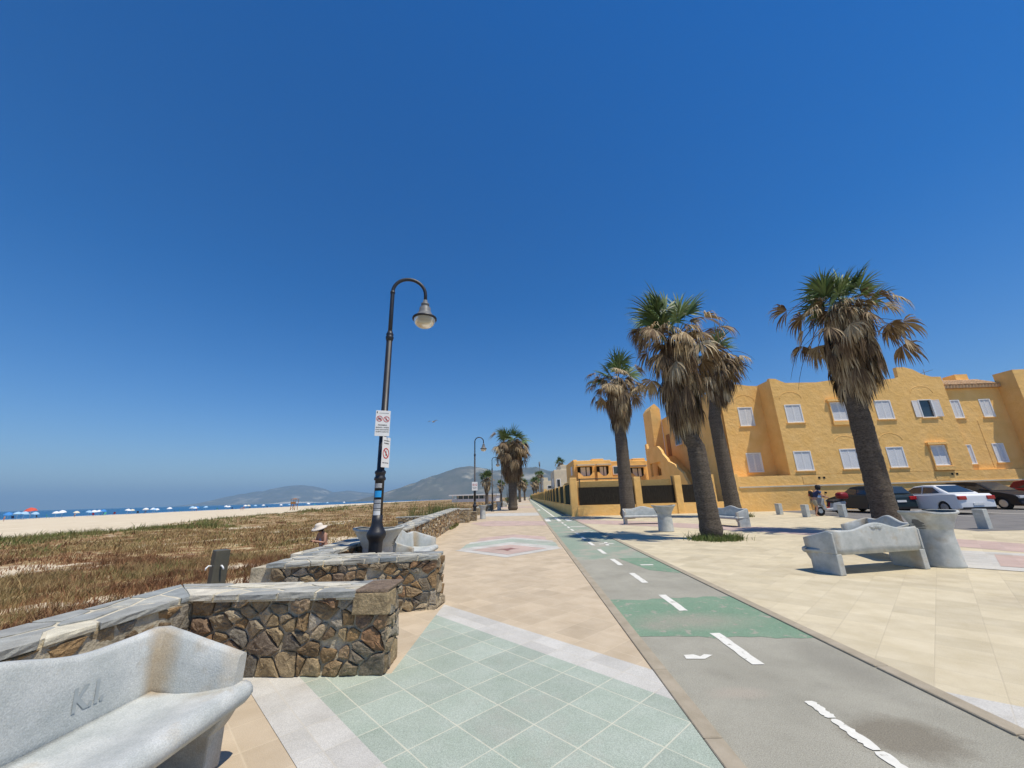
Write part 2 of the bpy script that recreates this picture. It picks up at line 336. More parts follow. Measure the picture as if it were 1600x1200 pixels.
# ------------------------------------------------------------------ ground, sand, sea, hills
# shoreline and grass edge as x(Y)
def shore_x(y): return interp(y, [-400, 0, 150, 450, 1200, 3000, 5200], [-190, -205, -222, -262, -340, -520, -700])
GE_Y = [-300, 20, 36, 42, 55, 80, 105, 180, 300, 900, 3000]
GE_X = [-46, -46, -46, -40, -50, -60, -62, -88, -120, -240, -420]
def grass_x(y): return interp(y, GE_Y, GE_X)
def wall_x(y): return interp(y, [-50, 5.5, 8, 11.5, 17, 24, 60, 400], [-3.72, -3.75, -3.75, -3.80, -4.1, -4.6, -4.9, -5.2])
def terr(x, y):
    d = wall_x(y) - x
    gx = grass_x(y)
    sx = shore_x(y)
    if d <= 0: return -0.75
    if x > gx:
        t = d / max(1.0, wall_x(y) - gx)
        z = -0.78 + 0.16 * mnoise.noise(Vector((x * 0.16, y * 0.16, 1.3))) * min(1, d / 4)
        z += 0.35 * math.exp(-((t - 0.86) / 0.13) ** 2) - 0.25 * t
        z += 0.06 * mnoise.noise(Vector((x * 0.7, y * 0.7, 4.3)))
        return z
    t = (gx - x) / max(5.0, gx - sx)
    z = lerp(-1.05, -2.02, min(t, 1.0)) + 0.05 * mnoise.noise(Vector((x * 0.08, y * 0.08, 7)))
    if t < 0.1: z = lerp(-0.90, z, t / 0.1)
    if t > 1: z = -2.02 - 0.015 * (sx - x)
    return max(z, -6)
ys = np.concatenate([np.linspace(-30, 3, 14), np.linspace(3.5, 40, 74), np.linspace(41, 120, 70), np.linspace(124, 400, 50), np.geomspace(420, 5200, 34)])
mb = MB(); rowsv = []
us = np.concatenate([np.linspace(0, 0.02, 3), np.linspace(0.03, 1, 78)])
for y in ys:
    w0 = wall_x(y); g = grass_x(y); s_ = shore_x(y); row = []
    for u in us ** 1.25:
        x = lerp(w0, g - 2, u); row.append((x, y, terr(x, y)))
    for u in np.linspace(0.06, 1, 16):
        x = lerp(g - 2, s_ - 60, u); row.append((x, y, terr(x, y)))
    rowsv.append(row)
n = len(rowsv[0])
mb.rings(rowsv, closed=False, cap0=False, cap1=False)
sand_m = bpy.data.materials.new('dune_ground'); sand_m.use_nodes = True
def build_sand(m):
    nt = m.node_tree; N = nt.nodes; L = nt.links; b = N['Principled BSDF']; b.inputs['Roughness'].default_value = 0.95; b.inputs['Specular IOR Level'].default_value = 0.1
    at = N.new('ShaderNodeAttribute'); at.attribute_name = 'veg'
    tc = N.new('ShaderNodeTexCoord')
    def noise(s, d=8.0):
        n = N.new('ShaderNodeTexNoise'); n.inputs['Scale'].default_value = s; n.inputs['Detail'].default_value = d; L.new(tc.outputs['Object'], n.inputs['Vector']); return n.outputs['Fac']
    def ramp(f, cs):
        r = N.new('ShaderNodeValToRGB'); L.new(f, r.inputs['Fac']); e = r.color_ramp.elements
        while len(e) < len(cs): e.new(0.5)
        for i, (p, c) in enumerate(cs): e[i].position = p; e[i].color = (*c, 1)
        return r.outputs['Color']
    def mx(f, a, bb):
        x = N.new('ShaderNodeMix'); x.data_type = 'RGBA'; L.new(f, x.inputs['Factor'])
        L.new(a, [i for i in x.inputs if i.name == 'A' and i.type == 'RGBA'][0]); L.new(bb, [i for i in x.inputs if i.name == 'B' and i.type == 'RGBA'][0])
        return [o for o in x.outputs if o.type == 'RGBA'][0]
    sand = ramp(noise(0.25), [(0.3, (0.60, 0.50, 0.35)), (0.7, (0.70, 0.60, 0.44))])
    veg = ramp(noise(1.3), [(0.33, (0.17, 0.09, 0.045)), (0.45, (0.28, 0.16, 0.08)), (0.58, (0.42, 0.32, 0.16)), (0.68, (0.52, 0.42, 0.27))])
    ad = N.new('ShaderNodeMath'); ad.operation = 'ADD'; L.new(at.outputs['Fac'], ad.inputs[0])
    sb = N.new('ShaderNodeMath'); sb.operation = 'MULTIPLY_ADD'; L.new(noise(0.6), sb.inputs[0]); sb.inputs[1].default_value = 1.6; sb.inputs[2].default_value = -0.8
    L.new(sb.outputs[0], ad.inputs[1])
    f = ramp(ad.outputs[0], [(0.4, (0, 0, 0)), (0.6, (1, 1, 1))])
    L.new(mx(f, sand, veg), b.inputs['Base Color'])
    bp = N.new('ShaderNodeBump'); bp.inputs['Strength'].default_value = 0.6; bp.inputs['Distance'].default_value = 0.06
    L.new(noise(5.0, 10.0), bp.inputs['Height']); L.new(bp.outputs['Normal'], b.inputs['Normal'])
build_sand(sand_m)
def veg_density(x, y):
    d = wall_x(y) - x; gx = grass_x(y)
    if x < gx - 0.5: return 0.0
    v = 0.80
    if 0.9 < d < 1.3: v = 0.45
    elif d < 2.6: v = 0.82
    if x < gx + 2.5: v *= 0.8
    p = mnoise.noise(Vector((x * 0.20, y * 0.13, 11)))
    wob = mnoise.noise(Vector((x * .9, y * .9, 5))) * .5
    if -15 < x < -8.2:
        dl = abs((y - 8.8) - (x + 14) * 0.636 + wob) * .84
        if dl < .55: v = .28
    for (bx, by, rx, ry) in ((-21.5, 16.5, 4.2, 1.9), (-10.6, 15.6, 1.9, 1.3), (-17.0, 12.2, 1.6, .8), (-13.5, 27, 3, 1.2)):
        e_ = math.hypot((x - bx) / rx, (y - by) / ry) + wob * .8
        if e_ < 1: v = min(v, .22 + .3 * e_)
    if y > 18 and y < 60 and p > 0.30: v -= 0.4
    return v
sand = mb.build('beach_sand', sand_m)
me = sand.data
a_ = me.attributes.new('veg', 'FLOAT', 'POINT')
a_.data.foreach_set('value', [veg_density(v.co.x, v.co.y) for v in me.vertices])
tag(sand, kind='structure')

# base ground sheet out to the horizon (land side) and sea
mb = MB()
mb.add([(-4.6, -60, -0.9), (3000, -60, -0.9), (6000, 9000, -0.9), (-4.6, 9000, -0.9)], [(0, 1, 2, 3)])
mb.add([(-4.6, 5100, -0.9), (-4.6, 9000, -0.9), (-6000, 9000, -0.9), (-700, 5100, -0.9)], [(0, 1, 2, 3)])
M['land'] = mat('dry_land', (0.30, 0.25, 0.14), (0.42, 0.35, 0.22), scale=0.01, rough=0.95)
tag(mb.build('ground', M['land']), kind='structure')
mb = MB()
mb.add([(-45000, -3000, -2.0), (-150, -3000, -2.0), (-150, 5000, -2.0), (-3000, 45000, -2.0), (-45000, 45000, -2.0)], [(0, 1, 2, 3, 4)])
M['sea'] = mat('sea_water', (0.012, 0.085, 0.19), (0.02, 0.12, 0.25), scale=0.01, rough=0.35, bump=0.8, bscale=0.5, spec=0.25, bdist=0.3)
tag(mb.build('sea', M['sea']), kind='structure')
mb = MB()
fo = []
for y in np.linspace(-250, 1600, 140):
    x = shore_x(y); fo.append([(x + 2.0 + 1.5 * math.sin(y * 0.13), y, -1.96), (x - 4 - 2 * math.sin(y * 0.07), y, -1.975)])
mb.rings(fo, closed=False, cap0=False, cap1=False)
M['foam'] = mat('surf_foam', (0.75, 0.78, 0.8), rough=0.6)
tag(mb.build('surf', M['foam']), kind='structure')

def at_px(px, py, Y):
    r = ray(px, py); t = Y / r.dot(Yv); return (r.dot(Xv) * t, H + r.dot(up) * t)
def hills(name, prof, Y, depth, mt, seed):
    mb = MB(); P = [at_px(px, py, Y) for px, py in prof]
    xs_ = [p[0] for p in P]; zs = [p[1] for p in P]
    NX = 170; NR = 26; rows = []
    for i in range(NX):
        x = lerp(xs_[0], xs_[-1], i / (NX - 1)); h = max(1.0, interp(x, xs_, zs) + 3); row = []
        for j in range(NR):
            t = j / (NR - 1)                      # 0 front foot, .62 ridge, 1 back foot
            e = math.sin(min(1, t / 0.62) * PI / 2) ** 1.25 if t < 0.62 else math.cos((t - 0.62) / 0.38 * PI / 2)
            sp_ = Vector((x / Y * 14, t * 3.0, seed)); q = mnoise.fractal(sp_, 0.9, 2.1, 6)
            er = abs(mnoise.noise(Vector((x / Y * 42, t * 1.6, seed + 5))))
            z = h * e * (1 + (0.16 * q - 0.22 * er) * math.sin(PI * min(1, t / 0.62)) if t < 0.62 else 1)
            zz = z + 0.02 * h * q * e
            row.append((x * (1 + (t - 0.62) * depth / Y * 0.6), Y + (t - 0.62) * depth, max(-4, zz - 4)))
        rows.append(row)
    mb.rings(rows, closed=False, cap0=False, cap1=False)
    return tag(mb.build(name, mt), kind='structure')
M['hill'] = mat('scrub_hillside', (0.06, 0.068, 0.045), (0.14, 0.125, 0.09), scale=0.004, rough=0.95, detail=12, c3=(0.33, 0.30, 0.22), scale3=0.0022, t3=(0.55, 0.66))
M['dune_far'] = mat('pale_far_dune', (0.62, 0.56, 0.45), rough=0.95)
hills('hills', [(560, 783.5), (575, 779), (600, 771), (640, 758.5), (675, 744), (700, 736), (722, 730.5), (735, 729.5), (750, 731), (775, 735), (795, 733), (815, 731), (835, 730.5), (855, 735), (885, 738), (930, 747), (1000, 752), (1150, 762), (1300, 764)], 6200, 2600, M['hill'], 3)
hills('hills', [(300, 790), (330, 785), (350, 778), (375, 773), (400, 769), (420, 767), (435, 761), (450, 758.5), (470, 757.5), (490, 760), (505, 763), (520, 769), (545, 766), (565, 769), (600, 771), (640, 774), (700, 778)], 12500, 4200, M['hill'], 8)
mb = MB()
pts = [at_px(px, 782, 9300) for px in (418, 432, 455, 478, 492)]
rr = []
for (x, z), hh in zip(pts, (0, 22, 34, 24, 0)):
    rr.append([(x, 9250, -3), (x, 9400, hh), (x, 9900, -3)])
mb.rings(rr, closed=False, cap0=False, cap1=False, smooth=True); tag(mb.build('far_dune', M['dune_far']), kind='structure')

# ------------------------------------------------------------------ promenade
def sheet(mb, pts, z, mi): mb.add([(x, y, z) for x, y in pts], [tuple(range(len(pts)))], mi)
mb = MB()
LANE0, LANE1 = 1.19, 2.97
mats_p = [M['tan'], M['tan2'], M['green'], M['white'], M['pink'], M['blot'], M['mortar']]
# left slab, with real thickness down to the beach
lx = [(y, wall_x(y) + 0.04) for y in (-30, 0, 5.5, 8, 11.5, 17, 24, 60, 400)]
sheet(mb, [(LANE0 - 0.13, 400), (LANE0 - 0.13, -30)][::-1] + [(x, y) for y, x in lx][::-1], 0, 0)
rr = [[(x, y, 0), (x, y, -1.3)] for y, x in lx]
mb.rings(rr, 6, closed=False, cap0=False, cap1=False, smooth=False)
sheet(mb, [(LANE1 + 0.13, -30), (60, -30), (60, 34), (LANE1 + 0.13, 34)], 0, 1)
k45 = 0.53
# near green field between pale bands: stripes of x+y
def diag_band(s0, s1, mi, z, x_lo, x_hi, ymax=None):
    sheet(mb, [(x_lo, s0 - x_lo), (x_hi, s0 - x_hi), (x_hi, s1 - x_hi), (x_lo, s1 - x_lo)], z, mi)
e = LANE0 - 0.13
sheet(mb, [(-2.1, 3.99), (e, 1.89 - e), (e, 4.54 - e), (-1.27, 5.81), (-1.27, 4.02), (-2.1, 4.02)], 0.004, 2)
sheet(mb, [(-1.27, 5.81), (e, 4.54 - e), (e, 5.07 - e), (-1.27, 6.34)], 0.004, 3)
sheet(mb, [(-2.66, 4.02), (e, 1.36 - e), (e, 1.89 - e), (-2.13, 4.02)], 0.004, 3)
# second motif
cx, cy = -0.57, 12.43
def dia(h, z, mi): sheet(mb, [(cx - h, cy), (cx, cy - h), (cx + h, cy), (cx, cy + h)], z, mi)
dia(1.62, 0.004, 3); dia(1.13, 0.008, 4)
sheet(mb, [(cx - .42, cy - .02), (cx - .18, cy - .08), (cx - .02, cy - .42), (cx + .06, cy - .12), (cx + .2, cy - .02), (cx + .34, cy - .05), (cx + .16, cy + .1), (cx + .05, cy + .28), (cx - .04, cy + .12), (cx - .22, cy + .1)], 0.012, 5)
def chev(a0, a1, w_, mi, z=0.004):
    sheet(mb, [(cx - w_, cy + a0 - w_), (cx, cy + a0), (cx, cy + a1), (cx - w_, cy + a1 - w_)], z, mi)
    sheet(mb, [(cx, cy + a0), (cx + w_, cy + a0 - w_), (cx + w_, cy + a1 - w_), (cx, cy + a1)], z, mi)
chev(1.62, 1.9, 1.5, 3); chev(1.9, 3.05, 1.5, 2); chev(3.05, 3.55, 1.45, 3); chev(3.55, 4.75, 1.25, 4)
sheet(mb, [(-3.5, 25.4), (-2.4, 22.4), (e, 21.9), (e, 25.6), (-2.4, 27.2)], 0.004, 4)
sheet(mb, [(-3.9, 34), (e, 33.0), (e, 39), (-3.9, 40)], 0.004, 3)
for y in (58, 84, 120): sheet(mb, [(-3.9, y), (e, y - 1), (e, y + 5), (-3.9, y + 6)], 0.004, 4 if y != 84 else 3)
# plaza side
p = LANE1 + 0.13
sheet(mb, [(p, 22.6), (6.4, 18.9), (9.0, 15.2), (10.6, 11.6), (11.6, 8.0), (13.4, 8.6), (12.3, 12.4), (10.2, 17.2), (7.0, 22.2), (p, 26.4)], 0.004, 4)
sheet(mb, [(8.15, 8.2), (10.2, 6.2), (12.2, 8.2), (10.2, 10.2)], 0.008, 3)
sheet(mb, [(8.85, 8.2), (10.2, 6.85), (11.5, 8.2), (10.2, 9.5)], 0.012, 4)
sheet(mb, [(p, 1.9), (6.2, 0.4), (6.2, 1.6), (3.7, 3.1), (p, 3.55)], 0.004, 3)
tag(mb.build('pavement', mats_p), kind='structure')

mb = MB()
for x0 in (LANE0 - 0.13, LANE1):
    y = -30.0
    while y < 400:
        ln = 1.0 if y < 60 else 12.0
        mb.box(x0 + 0.004, x0 + 0.126, y + 0.006, y + ln - 0.006, -0.08, 0.011, tint=rnd.random()); y += ln
kb = tag(mb.build('kerb', M['kerb']), kind='structure'); bevel(kb, 0.006, 1)

mb = MB()
sheet(mb, [(LANE0 - 0.135, -30), (LANE1 + 0.135, -30), (LANE1 + 0.135, 10.2), (LANE0 - 0.135, 10.2)], -0.006, 0)
def rough_line(pts, amp, seed, nn=14):
    out = []; q = random.Random(seed)
    for (x0, y0), (x1, y1) in zip(pts[:-1], pts[1:]):
        for i in range(nn):
            t = i / nn; out.append((lerp(x0, x1, t), lerp(y0, y1, t) + q.uniform(-amp, amp)))
    out.append(pts[-1]); return out
sheet(mb, [(LANE0 - 0.135, 10.2), (LANE1 + 0.135, 10.2), (LANE1 + 0.135, 400), (LANE0 - 0.135, 400)], -0.006, 1)
lo = rough_line([(LANE0, 4.86), (LANE1, 4.74)], 0.035, 5); hi = rough_line([(LANE0, 6.40), (LANE1, 6.50)], 0.06, 6)
sheet(mb, lo + hi[::-1], -0.0038, 2)
# right edge painted sliver further along
sheet(mb, [(2.45, 8.7), (LANE1, 8.3), (LANE1, 10.3), (2.2, 10.3)], -0.0035, 2)
def dash(x0, y0, x1, y1, w_, mi=3, z=-0.001):
    d = Vector((x1 - x0, y1 - y0)).normalized(); nx, ny = -d.y * w_ / 2, d.x * w_ / 2
    q = random.Random(int(y0 * 100)); L_ = []; R_ = []
    for i in range(9):
        t = i / 8; j = q.uniform(-0.006, 0.006)
        L_.append((lerp(x0, x1, t) + nx + j, lerp(y0, y1, t) + ny)); R_.append((lerp(x0, x1, t) - nx + j, lerp(y0, y1, t) - ny))
    sheet(mb, L_ + R_[::-1], z, mi)
xc = 2.03
qd = random.Random(2); yq = 2.0
while yq < 3.27:
    ln_ = qd.uniform(.22, .45); L_ = []; R_ = []
    for t in np.linspace(0, 1, 17):
        w_ = .034 * (0.6 if t in (0, 1) else 1); L_.append((xc - w_ + qd.uniform(-.010, .008), yq + ln_ * t)); R_.append((xc + w_ + qd.uniform(-.008, .010), yq + ln_ * t))
    sheet(mb, L_ + R_[::-1], -0.001, 3); yq += ln_ + qd.uniform(.0, .018)
for y0, y1 in ((4.10, 4.93), (5.80, 6.66), (7.52, 8.42), (9.32, 10.2), (11.1, 12.0), (12.9, 13.8), (14.7, 15.6), (16.5, 17.3)): dash(xc, y0, xc, y1, 0.11)
y = 18.2
while y < 24: dash(xc, y, xc, y + 0.9, 0.11); y += 1.6
dash(xc, 25.0, xc, 29.5, 0.22); dash(1.35, 25.2, 1.35, 28.3, 0.32); dash(2.62, 25.0, 2.62, 27.0, 0.30)
dash(xc, 30.3, xc, 90, 0.13); dash(xc, 90, xc, 300, 0.13)
sheet(mb, [(1.45, 4.25), (1.62, 4.24), (1.73, 4.33), (1.66, 4.35), (1.60, 4.30), (1.56, 4.35), (1.46, 4.34)], -0.001, 3)
dash(2.45, 9.3, 2.72, 9.3, 0.10)
dash(2.25, 13.2, 2.75, 13.3, 0.14); dash(2.45, 12.8, 2.55, 13.7, 0.1); dash(2.15, 20.5, 2.9, 20.6, 0.25); dash(2.4, 17.8, 2.8, 17.6, 0.18)
dash(1.4, 45, 1.4, 48, 0.3); dash(1.88, 2.0, 1.89, 2.72, 0.05)
tag(mb.build('cycle_path', [M['lane'], M['lane_green'], M['green_paint'], M['road_white'], M['stain']]), kind='structure')

mb = MB()
sheet(mb, [(14.9, 14.1), (60, 13.2), (60, 30.0), (18.0, 30.0), (17.4, 24.6), (16.0, 20.0)], 0.004, 0)
for x in (21.6, 24.8, 28.0, 31.2, 34.4): dash(x, 20.5, x, 26.2, 0.12, 1, 0.009)
tag(mb.build('car_park', [M['asphalt'], M['road_white']]), kind='structure')
# pavement strip beyond the plaza, behind the fence
mb = MB(); sheet(mb, [(3.3, 34), (60, 34), (60, 400), (3.3, 400)], 0.0, 0); tag(mb.build('yard', M['tan2']), kind='structure')

# stone path leading down to the beach between the two spurs
mb = MB(); q = random.Random(4)
for i in range(7):
    for j in range(4):
        x = -3.7 - i * 0.62; y = 4.55 + j * 0.52 + q.uniform(-.03, .03); z = -0.04 - i * 0.085
        mb.box(x - 0.6, x - 0.02, y + 0.02, y + 0.5, z - 0.4, z + q.uniform(-.006, .006), tint=q.random())
bevel(tag(mb.build('path', M['slate']), kind='structure'), 0.01, 1)

# ------------------------------------------------------------------ rubble walls
def clip(poly, px, py, nx, ny):
    out = []
    for i in range(len(poly)):
        a, b = poly[i], poly[(i + 1) % len(poly)]
        da = (a[0] - px) * nx + (a[1] - py) * ny; db = (b[0] - px) * nx + (b[1] - py) * ny
        if da <= 0: out.append(a)
        if da * db < 0:
            t = da / (da - db); out.append((lerp(a[0], b[0], t), lerp(a[1], b[1], t)))
    return out
def voronoi(U, V, su, sv, seed, jit=0.42, drop=0.0):
    q = random.Random(seed); nu = max(1, round(U / su)); nv = max(1, round(V / sv)); S_ = {}
    for i in range(nu):
        for j in range(nv):
            if q.random() < drop and nu > 2: continue
            S_[i, j] = ((i + .5 + (0.25 if j % 2 else -0.25) + q.uniform(-jit, jit)) * U / nu, (j + .5 + q.uniform(-jit, jit) * .9) * V / nv)
    asp = (V / nv) / (U / nu); cells = []
    for (i, j), (sx_, sy_) in S_.items():
        poly = [(0, 0), (U, 0), (U, V), (0, V)]
        for di in range(-3, 4):
            for dj in range(-3, 4):
                if (di, dj) == (0, 0) or (i + di, j + dj) not in S_: continue
                ox, oy = S_[i + di, j + dj]
                poly = clip(poly, (sx_ + ox) / 2, (sy_ + oy) / 2, (ox - sx_) * asp * asp, oy - sy_)
                if len(poly) < 3: break
            if len(poly) < 3: break
        if len(poly) >= 3: cells.append(poly)
    return cells
def stones(mb, fn, U, V, su, sv, seed, gap=0.004, hgt=(0.006, 0.04), mi=0, jit=0.55):
    """fn(u,v,h) -> 3D; each stone an irregular faceted lump standing out of the mortar"""
    q = random.Random(seed + 99)
    for poly in voronoi(U, V, su * .62, sv * .60, seed, jit, .32):
        if q.random() < .04: continue
        cxx = sum(p[0] for p in poly) / len(poly); cyy = sum(p[1] for p in poly) / len(poly)
        pts = []
        for i in range(len(poly)):
            a, b = poly[i], poly[(i + 1) % len(poly)]
            L_ = math.dist(a, b); k = max(1, int(L_ / 0.045)); nx, ny = (b[1] - a[1]) / max(L_, 1e-6), -(b[0] - a[0]) / max(L_, 1e-6)
            for t in range(k):
                w_ = q.uniform(-.007, .004) if 0 < t else q.uniform(-.016, 0)
                pts.append((lerp(a[0], b[0], t / k) + nx * w_, lerp(a[1], b[1], t / k) + ny * w_))
        if len(pts) < 4: continue
        rad = min(math.dist(p, (cxx, cyy)) for p in pts)
        if rad < 0.012: continue
        sh = 1 - gap / max(rad, 0.03) * q.uniform(0.5, 1.9); sh = max(0.62, sh)
        h0 = q.uniform(*hgt); t0 = q.random(); slx, sly = q.uniform(-.16, .16), q.uniform(-.2, .2)
        def ring(s_, hh, jj):
            o = []
            for (x, y) in pts:
                s2 = s_ * q.uniform(1 - jj, 1 + jj * 0.3); X_, Y_ = cxx + (x - cxx) * s2, cyy + (y - cyy) * s2
                h = hh if hh < 0 else max(.002, h0 * hh * q.uniform(.7, 1.15) + (slx * (X_ - cxx) + sly * (Y_ - cyy)))
                o.append(fn(min(U, max(0, X_)), min(V, max(0, Y_)), h))
            return o
        r0 = ring(sh, -0.03, 0.02); r1 = ring(sh * .985, .62, 0.03); r2 = ring(sh * .80, .95, 0.07); r3 = ring(sh * .42, 1.08, .2)
        n_ = len(pts)
        mb.add(r0 + r1 + r2 + r3 + [fn(cxx, cyy, h0 * q.uniform(.95, 1.2))],
               [(k * n_ + i, k * n_ + (i + 1) % n_, (k + 1) * n_ + (i + 1) % n_, (k + 1) * n_ + i) for k in range(3) for i in range(n_)] +
               [(3 * n_ + i, 3 * n_ + (i + 1) % n_, 4 * n_) for i in range(n_)], mi, t0)
def coping(mb, fn, U, V, su, sv, seed, th=0.05, over=0.035):
    q = random.Random(seed + 5)
    for poly in voronoi(U, V, su * .58, sv * .66, seed, 0.5, .2):
        cxx = sum(p[0] for p in poly) / len(poly); cyy = sum(p[1] for p in poly) / len(poly)
        o_ = q.uniform(-0.008, over); pts = []
        for i in range(len(poly)):
            a, b = poly[i], poly[(i + 1) % len(poly)]; L_ = math.dist(a, b); k = max(1, int(L_ / .09))
            for t in range(k):
                x, y = lerp(a[0], b[0], t / k), lerp(a[1], b[1], t / k); j_ = q.uniform(-.006, .006)
                x2 = x - .014 * (1 if x > cxx else -1) + j_ if 0.001 < x < U - .001 else x
                y2 = y - .014 * (1 if y > cyy else -1) + j_ if 0.001 < y < V - .001 else (y - o_ + j_ if y < .01 else y + o_ + j_)
                pts.append((x2, y2))
        dz = q.uniform(-.006, .006); t = q.random(); n_ = len(pts); tx, ty = q.uniform(-.012, .012), q.uniform(-.012, .012)
        if n_ < 3: continue
        low = [fn(x, y, 0.0) for x, y in pts]; mid = [fn(x + q.uniform(-.006, .006), y + q.uniform(-.008, .008), th * .5) for x, y in pts]
        top = [fn(x, y, th + dz + tx * (x - cxx) + ty * (y - cyy)) for x, y in pts]
        mb.add(low + mid + top, [tuple(range(n_))[::-1], tuple(range(2 * n_, 3 * n_))] + [(k * n_ + i, k * n_ + (i + 1) % n_, (k + 1) * n_ + (i + 1) % n_, (k + 1) * n_ + i) for k in range(2) for i in range(n_)], 0, t)
def wall_thing(label, segs, cops, cores, loc, stone='stone', group='rubble stone walls along the promenade'):
    root = empty('stone_wall', loc, 0, label, 'wall', group); ox, oy, oz = loc
    mb = MB()
    for c in cores: mb.prism([(x - ox, y - oy) for x, y in c[0]], c[1], c[2])
    mb.build('mortar_core', M['mortar'], root)
    mb = MB()
    for (x0, y0, x1, y1, z0, z1, su, sv, sd_) in segs:
        L_ = math.hypot(x1 - x0, y1 - y0); dx, dy = (x1 - x0) / L_, (y1 - y0) / L_; nx, ny = dy, -dx
        z1a, z1b = z1 if isinstance(z1, tuple) else (z1, z1); V = max(z1a, z1b) - z0
        fn = lambda u, v, h: (x0 + dx * u + nx * h - ox, y0 + dy * u + ny * h - oy, z0 + v * (lerp(z1a, z1b, u / L_) - z0) / V)
        stones(mb, fn, L_, V, su, sv, sd_)
    mb.build('rubble_stone', M[stone], root)
    mb = MB(); mc = MB()
    for (A, B, C_, D, z, su, sv, sd_) in cops:   # quad A-B (inner edge) D-C (outer), u along AB
        za, zb = z if isinstance(z, tuple) else (z, z)
        U = math.dist(A, B); V = math.dist(A, D)
        def fn(u, v, h, A=A, B=B, C_=C_, D=D, U=U, V=V, za=za, zb=zb):
            s_, t = u / U, v / V
            x = lerp(lerp(A[0], B[0], s_), lerp(D[0], C_[0], s_), t); y = lerp(lerp(A[1], B[1], s_), lerp(D[1], C_[1], s_), t)
            return (x - ox, y - oy, lerp(za, zb, s_) + h)
        coping(mb, fn, U, V, su, sv, sd_)
        mc.add([fn(0, .02, 0.043), fn(U, .02, 0.043), fn(U, V - .02, 0.043), fn(0, V - .02, 0.043), fn(0, .02, -.02), fn(U, .02, -.02), fn(U, V - .02, -.02), fn(0, V - .02, -.02)],
               [(0, 1, 2, 3), (0, 4, 5, 1), (1, 5, 6, 2), (2, 6, 7, 3), (3, 7, 4, 0)])
    o = mb.build('coping_slab', M['slate'], root); bevel(o, 0.005, 1, 50)
    mc.build('coping_mortar', M['cmortar'], root)
    return root
# wall 1: run along the beach on the left plus the near spur
hz = 0.645
w1 = wall_thing('thick rubble stone wall with slate coping behind the near bench, closest to the camera',
    segs=[(-3.18, 3.98, -1.32, 3.98, 0, 0.66, 0.20, 0.15, 11), (-1.32, 3.98, -1.36, 4.42, 0, 0.66, 0.22, 0.16, 12), (-1.36, 4.42, -3.7, 4.46, 0, 0.64, 0.22, 0.17, 13),
          (-3.2, -3.0, -3.2, 3.98, 0, 0.64, 0.21, 0.15, 14)],
    cops=[((-3.2, 3.93), (-1.62, 3.93), (-1.36, 4.45), (-3.72, 4.45), hz, 0.42, 0.26, 21), ((-3.19, -3.0), (-3.19, 3.93), (-3.74, 4.45), (-3.74, -3.0), hz, 0.5, 0.28, 22)],
    cores=[([(-3.2, 3.995), (-1.335, 3.995), (-1.375, 4.41), (-3.19, 4.44)], -.3, 0.645), ([(-3.705, -3.0), (-3.215, -3.0), (-3.19, 3.995), (-3.19, 4.44), (-3.705, 4.44)], -1.2, 0.642)],
    loc=(-2.3, 4.2, 0))
mb = MB()
def block(mb, x0, x1, y0, y1, z0, z1, seed, t):
    q = random.Random(seed); j = lambda: q.uniform(-.008, .008)
    mb.add([(x + j(), y + j(), z + j()) for z in (z0, z1) for y in (y0, y1) for x in (x0, x1)], [(0, 2, 3, 1), (4, 5, 7, 6), (0, 1, 5, 4), (2, 6, 7, 3), (0, 4, 6, 2), (1, 3, 7, 5)], 0, t)
block(mb, 0.66, 0.995, -0.27, -0.03, 0.50, 0.675, 3, 0.35)
block(mb, 0.66, 0.99, -0.26, 0.2, 0.68, 0.705, 4, 0.83)
o = mb.build('end_block', M['stone'], w1); bevel(o, 0.015, 2)
# wall 2: spur with retaining wall running along the promenade
def wz(y): return interp(y, [5.5, 11, 17, 25.5], [0.665, 0.70, 0.80, 0.87])
def wi(y): return interp(y, [5.5, 8, 11.5, 17, 24, 27], [-3.25, -3.25, -3.32, -3.72, -4.2, -4.3])
def wo(y): return wi(y) - 0.52
ysg = [6.5, 9, 11.5, 14, 17, 20.5, 24, 25.6]
segs2 = [(-3.5, 5.62, -1.33, 6.1, -0.2, (0.665, 0.665), 0.21, 0.155, 31), (-1.33, 6.1, -1.32, 6.5, 0, 0.67, 0.22, 0.16, 32), (-1.32, 6.5, -3.25, 6.42, 0, 0.665, 0.24, 0.2, 33)]
cops2 = [((-3.55, 5.58), (-1.33, 6.06), (-1.34, 6.53), (-3.6, 6.45), 0.665, 0.36, 0.24, 34)]
cores2 = [([(-3.48, 5.65), (-1.345, 6.12), (-1.335, 6.49), (-3.77, 6.41), (-3.77, 5.6)], -1.2, 0.665)]
for i in range(len(ysg) - 1):
    a_, b_ = ysg[i], ysg[i + 1]
    segs2.append((wi(a_), a_, wi(b_), b_, 0, (wz(a_), wz(b_)), 0.26, 0.14, 40 + i))
    cops2.append(((wi(a_) + .03, a_), (wi(b_) + .03, b_), (wo(b_), b_), (wo(a_), a_), (wz(a_), wz(b_)), 0.5, 0.27, 60 + i))
    cores2.append(([(wi(a_) - .015, a_), (wi(b_) - .015, b_), (wo(b_) + .02, b_), (wo(a_) + .02, a_)], -1.3, min(wz(a_), wz(b_))))
wall_thing('rubble stone wall around the lamp post bay, long slate topped run curving away', segs2, cops2, cores2, (-2.5, 6.2, 0), 'stone')
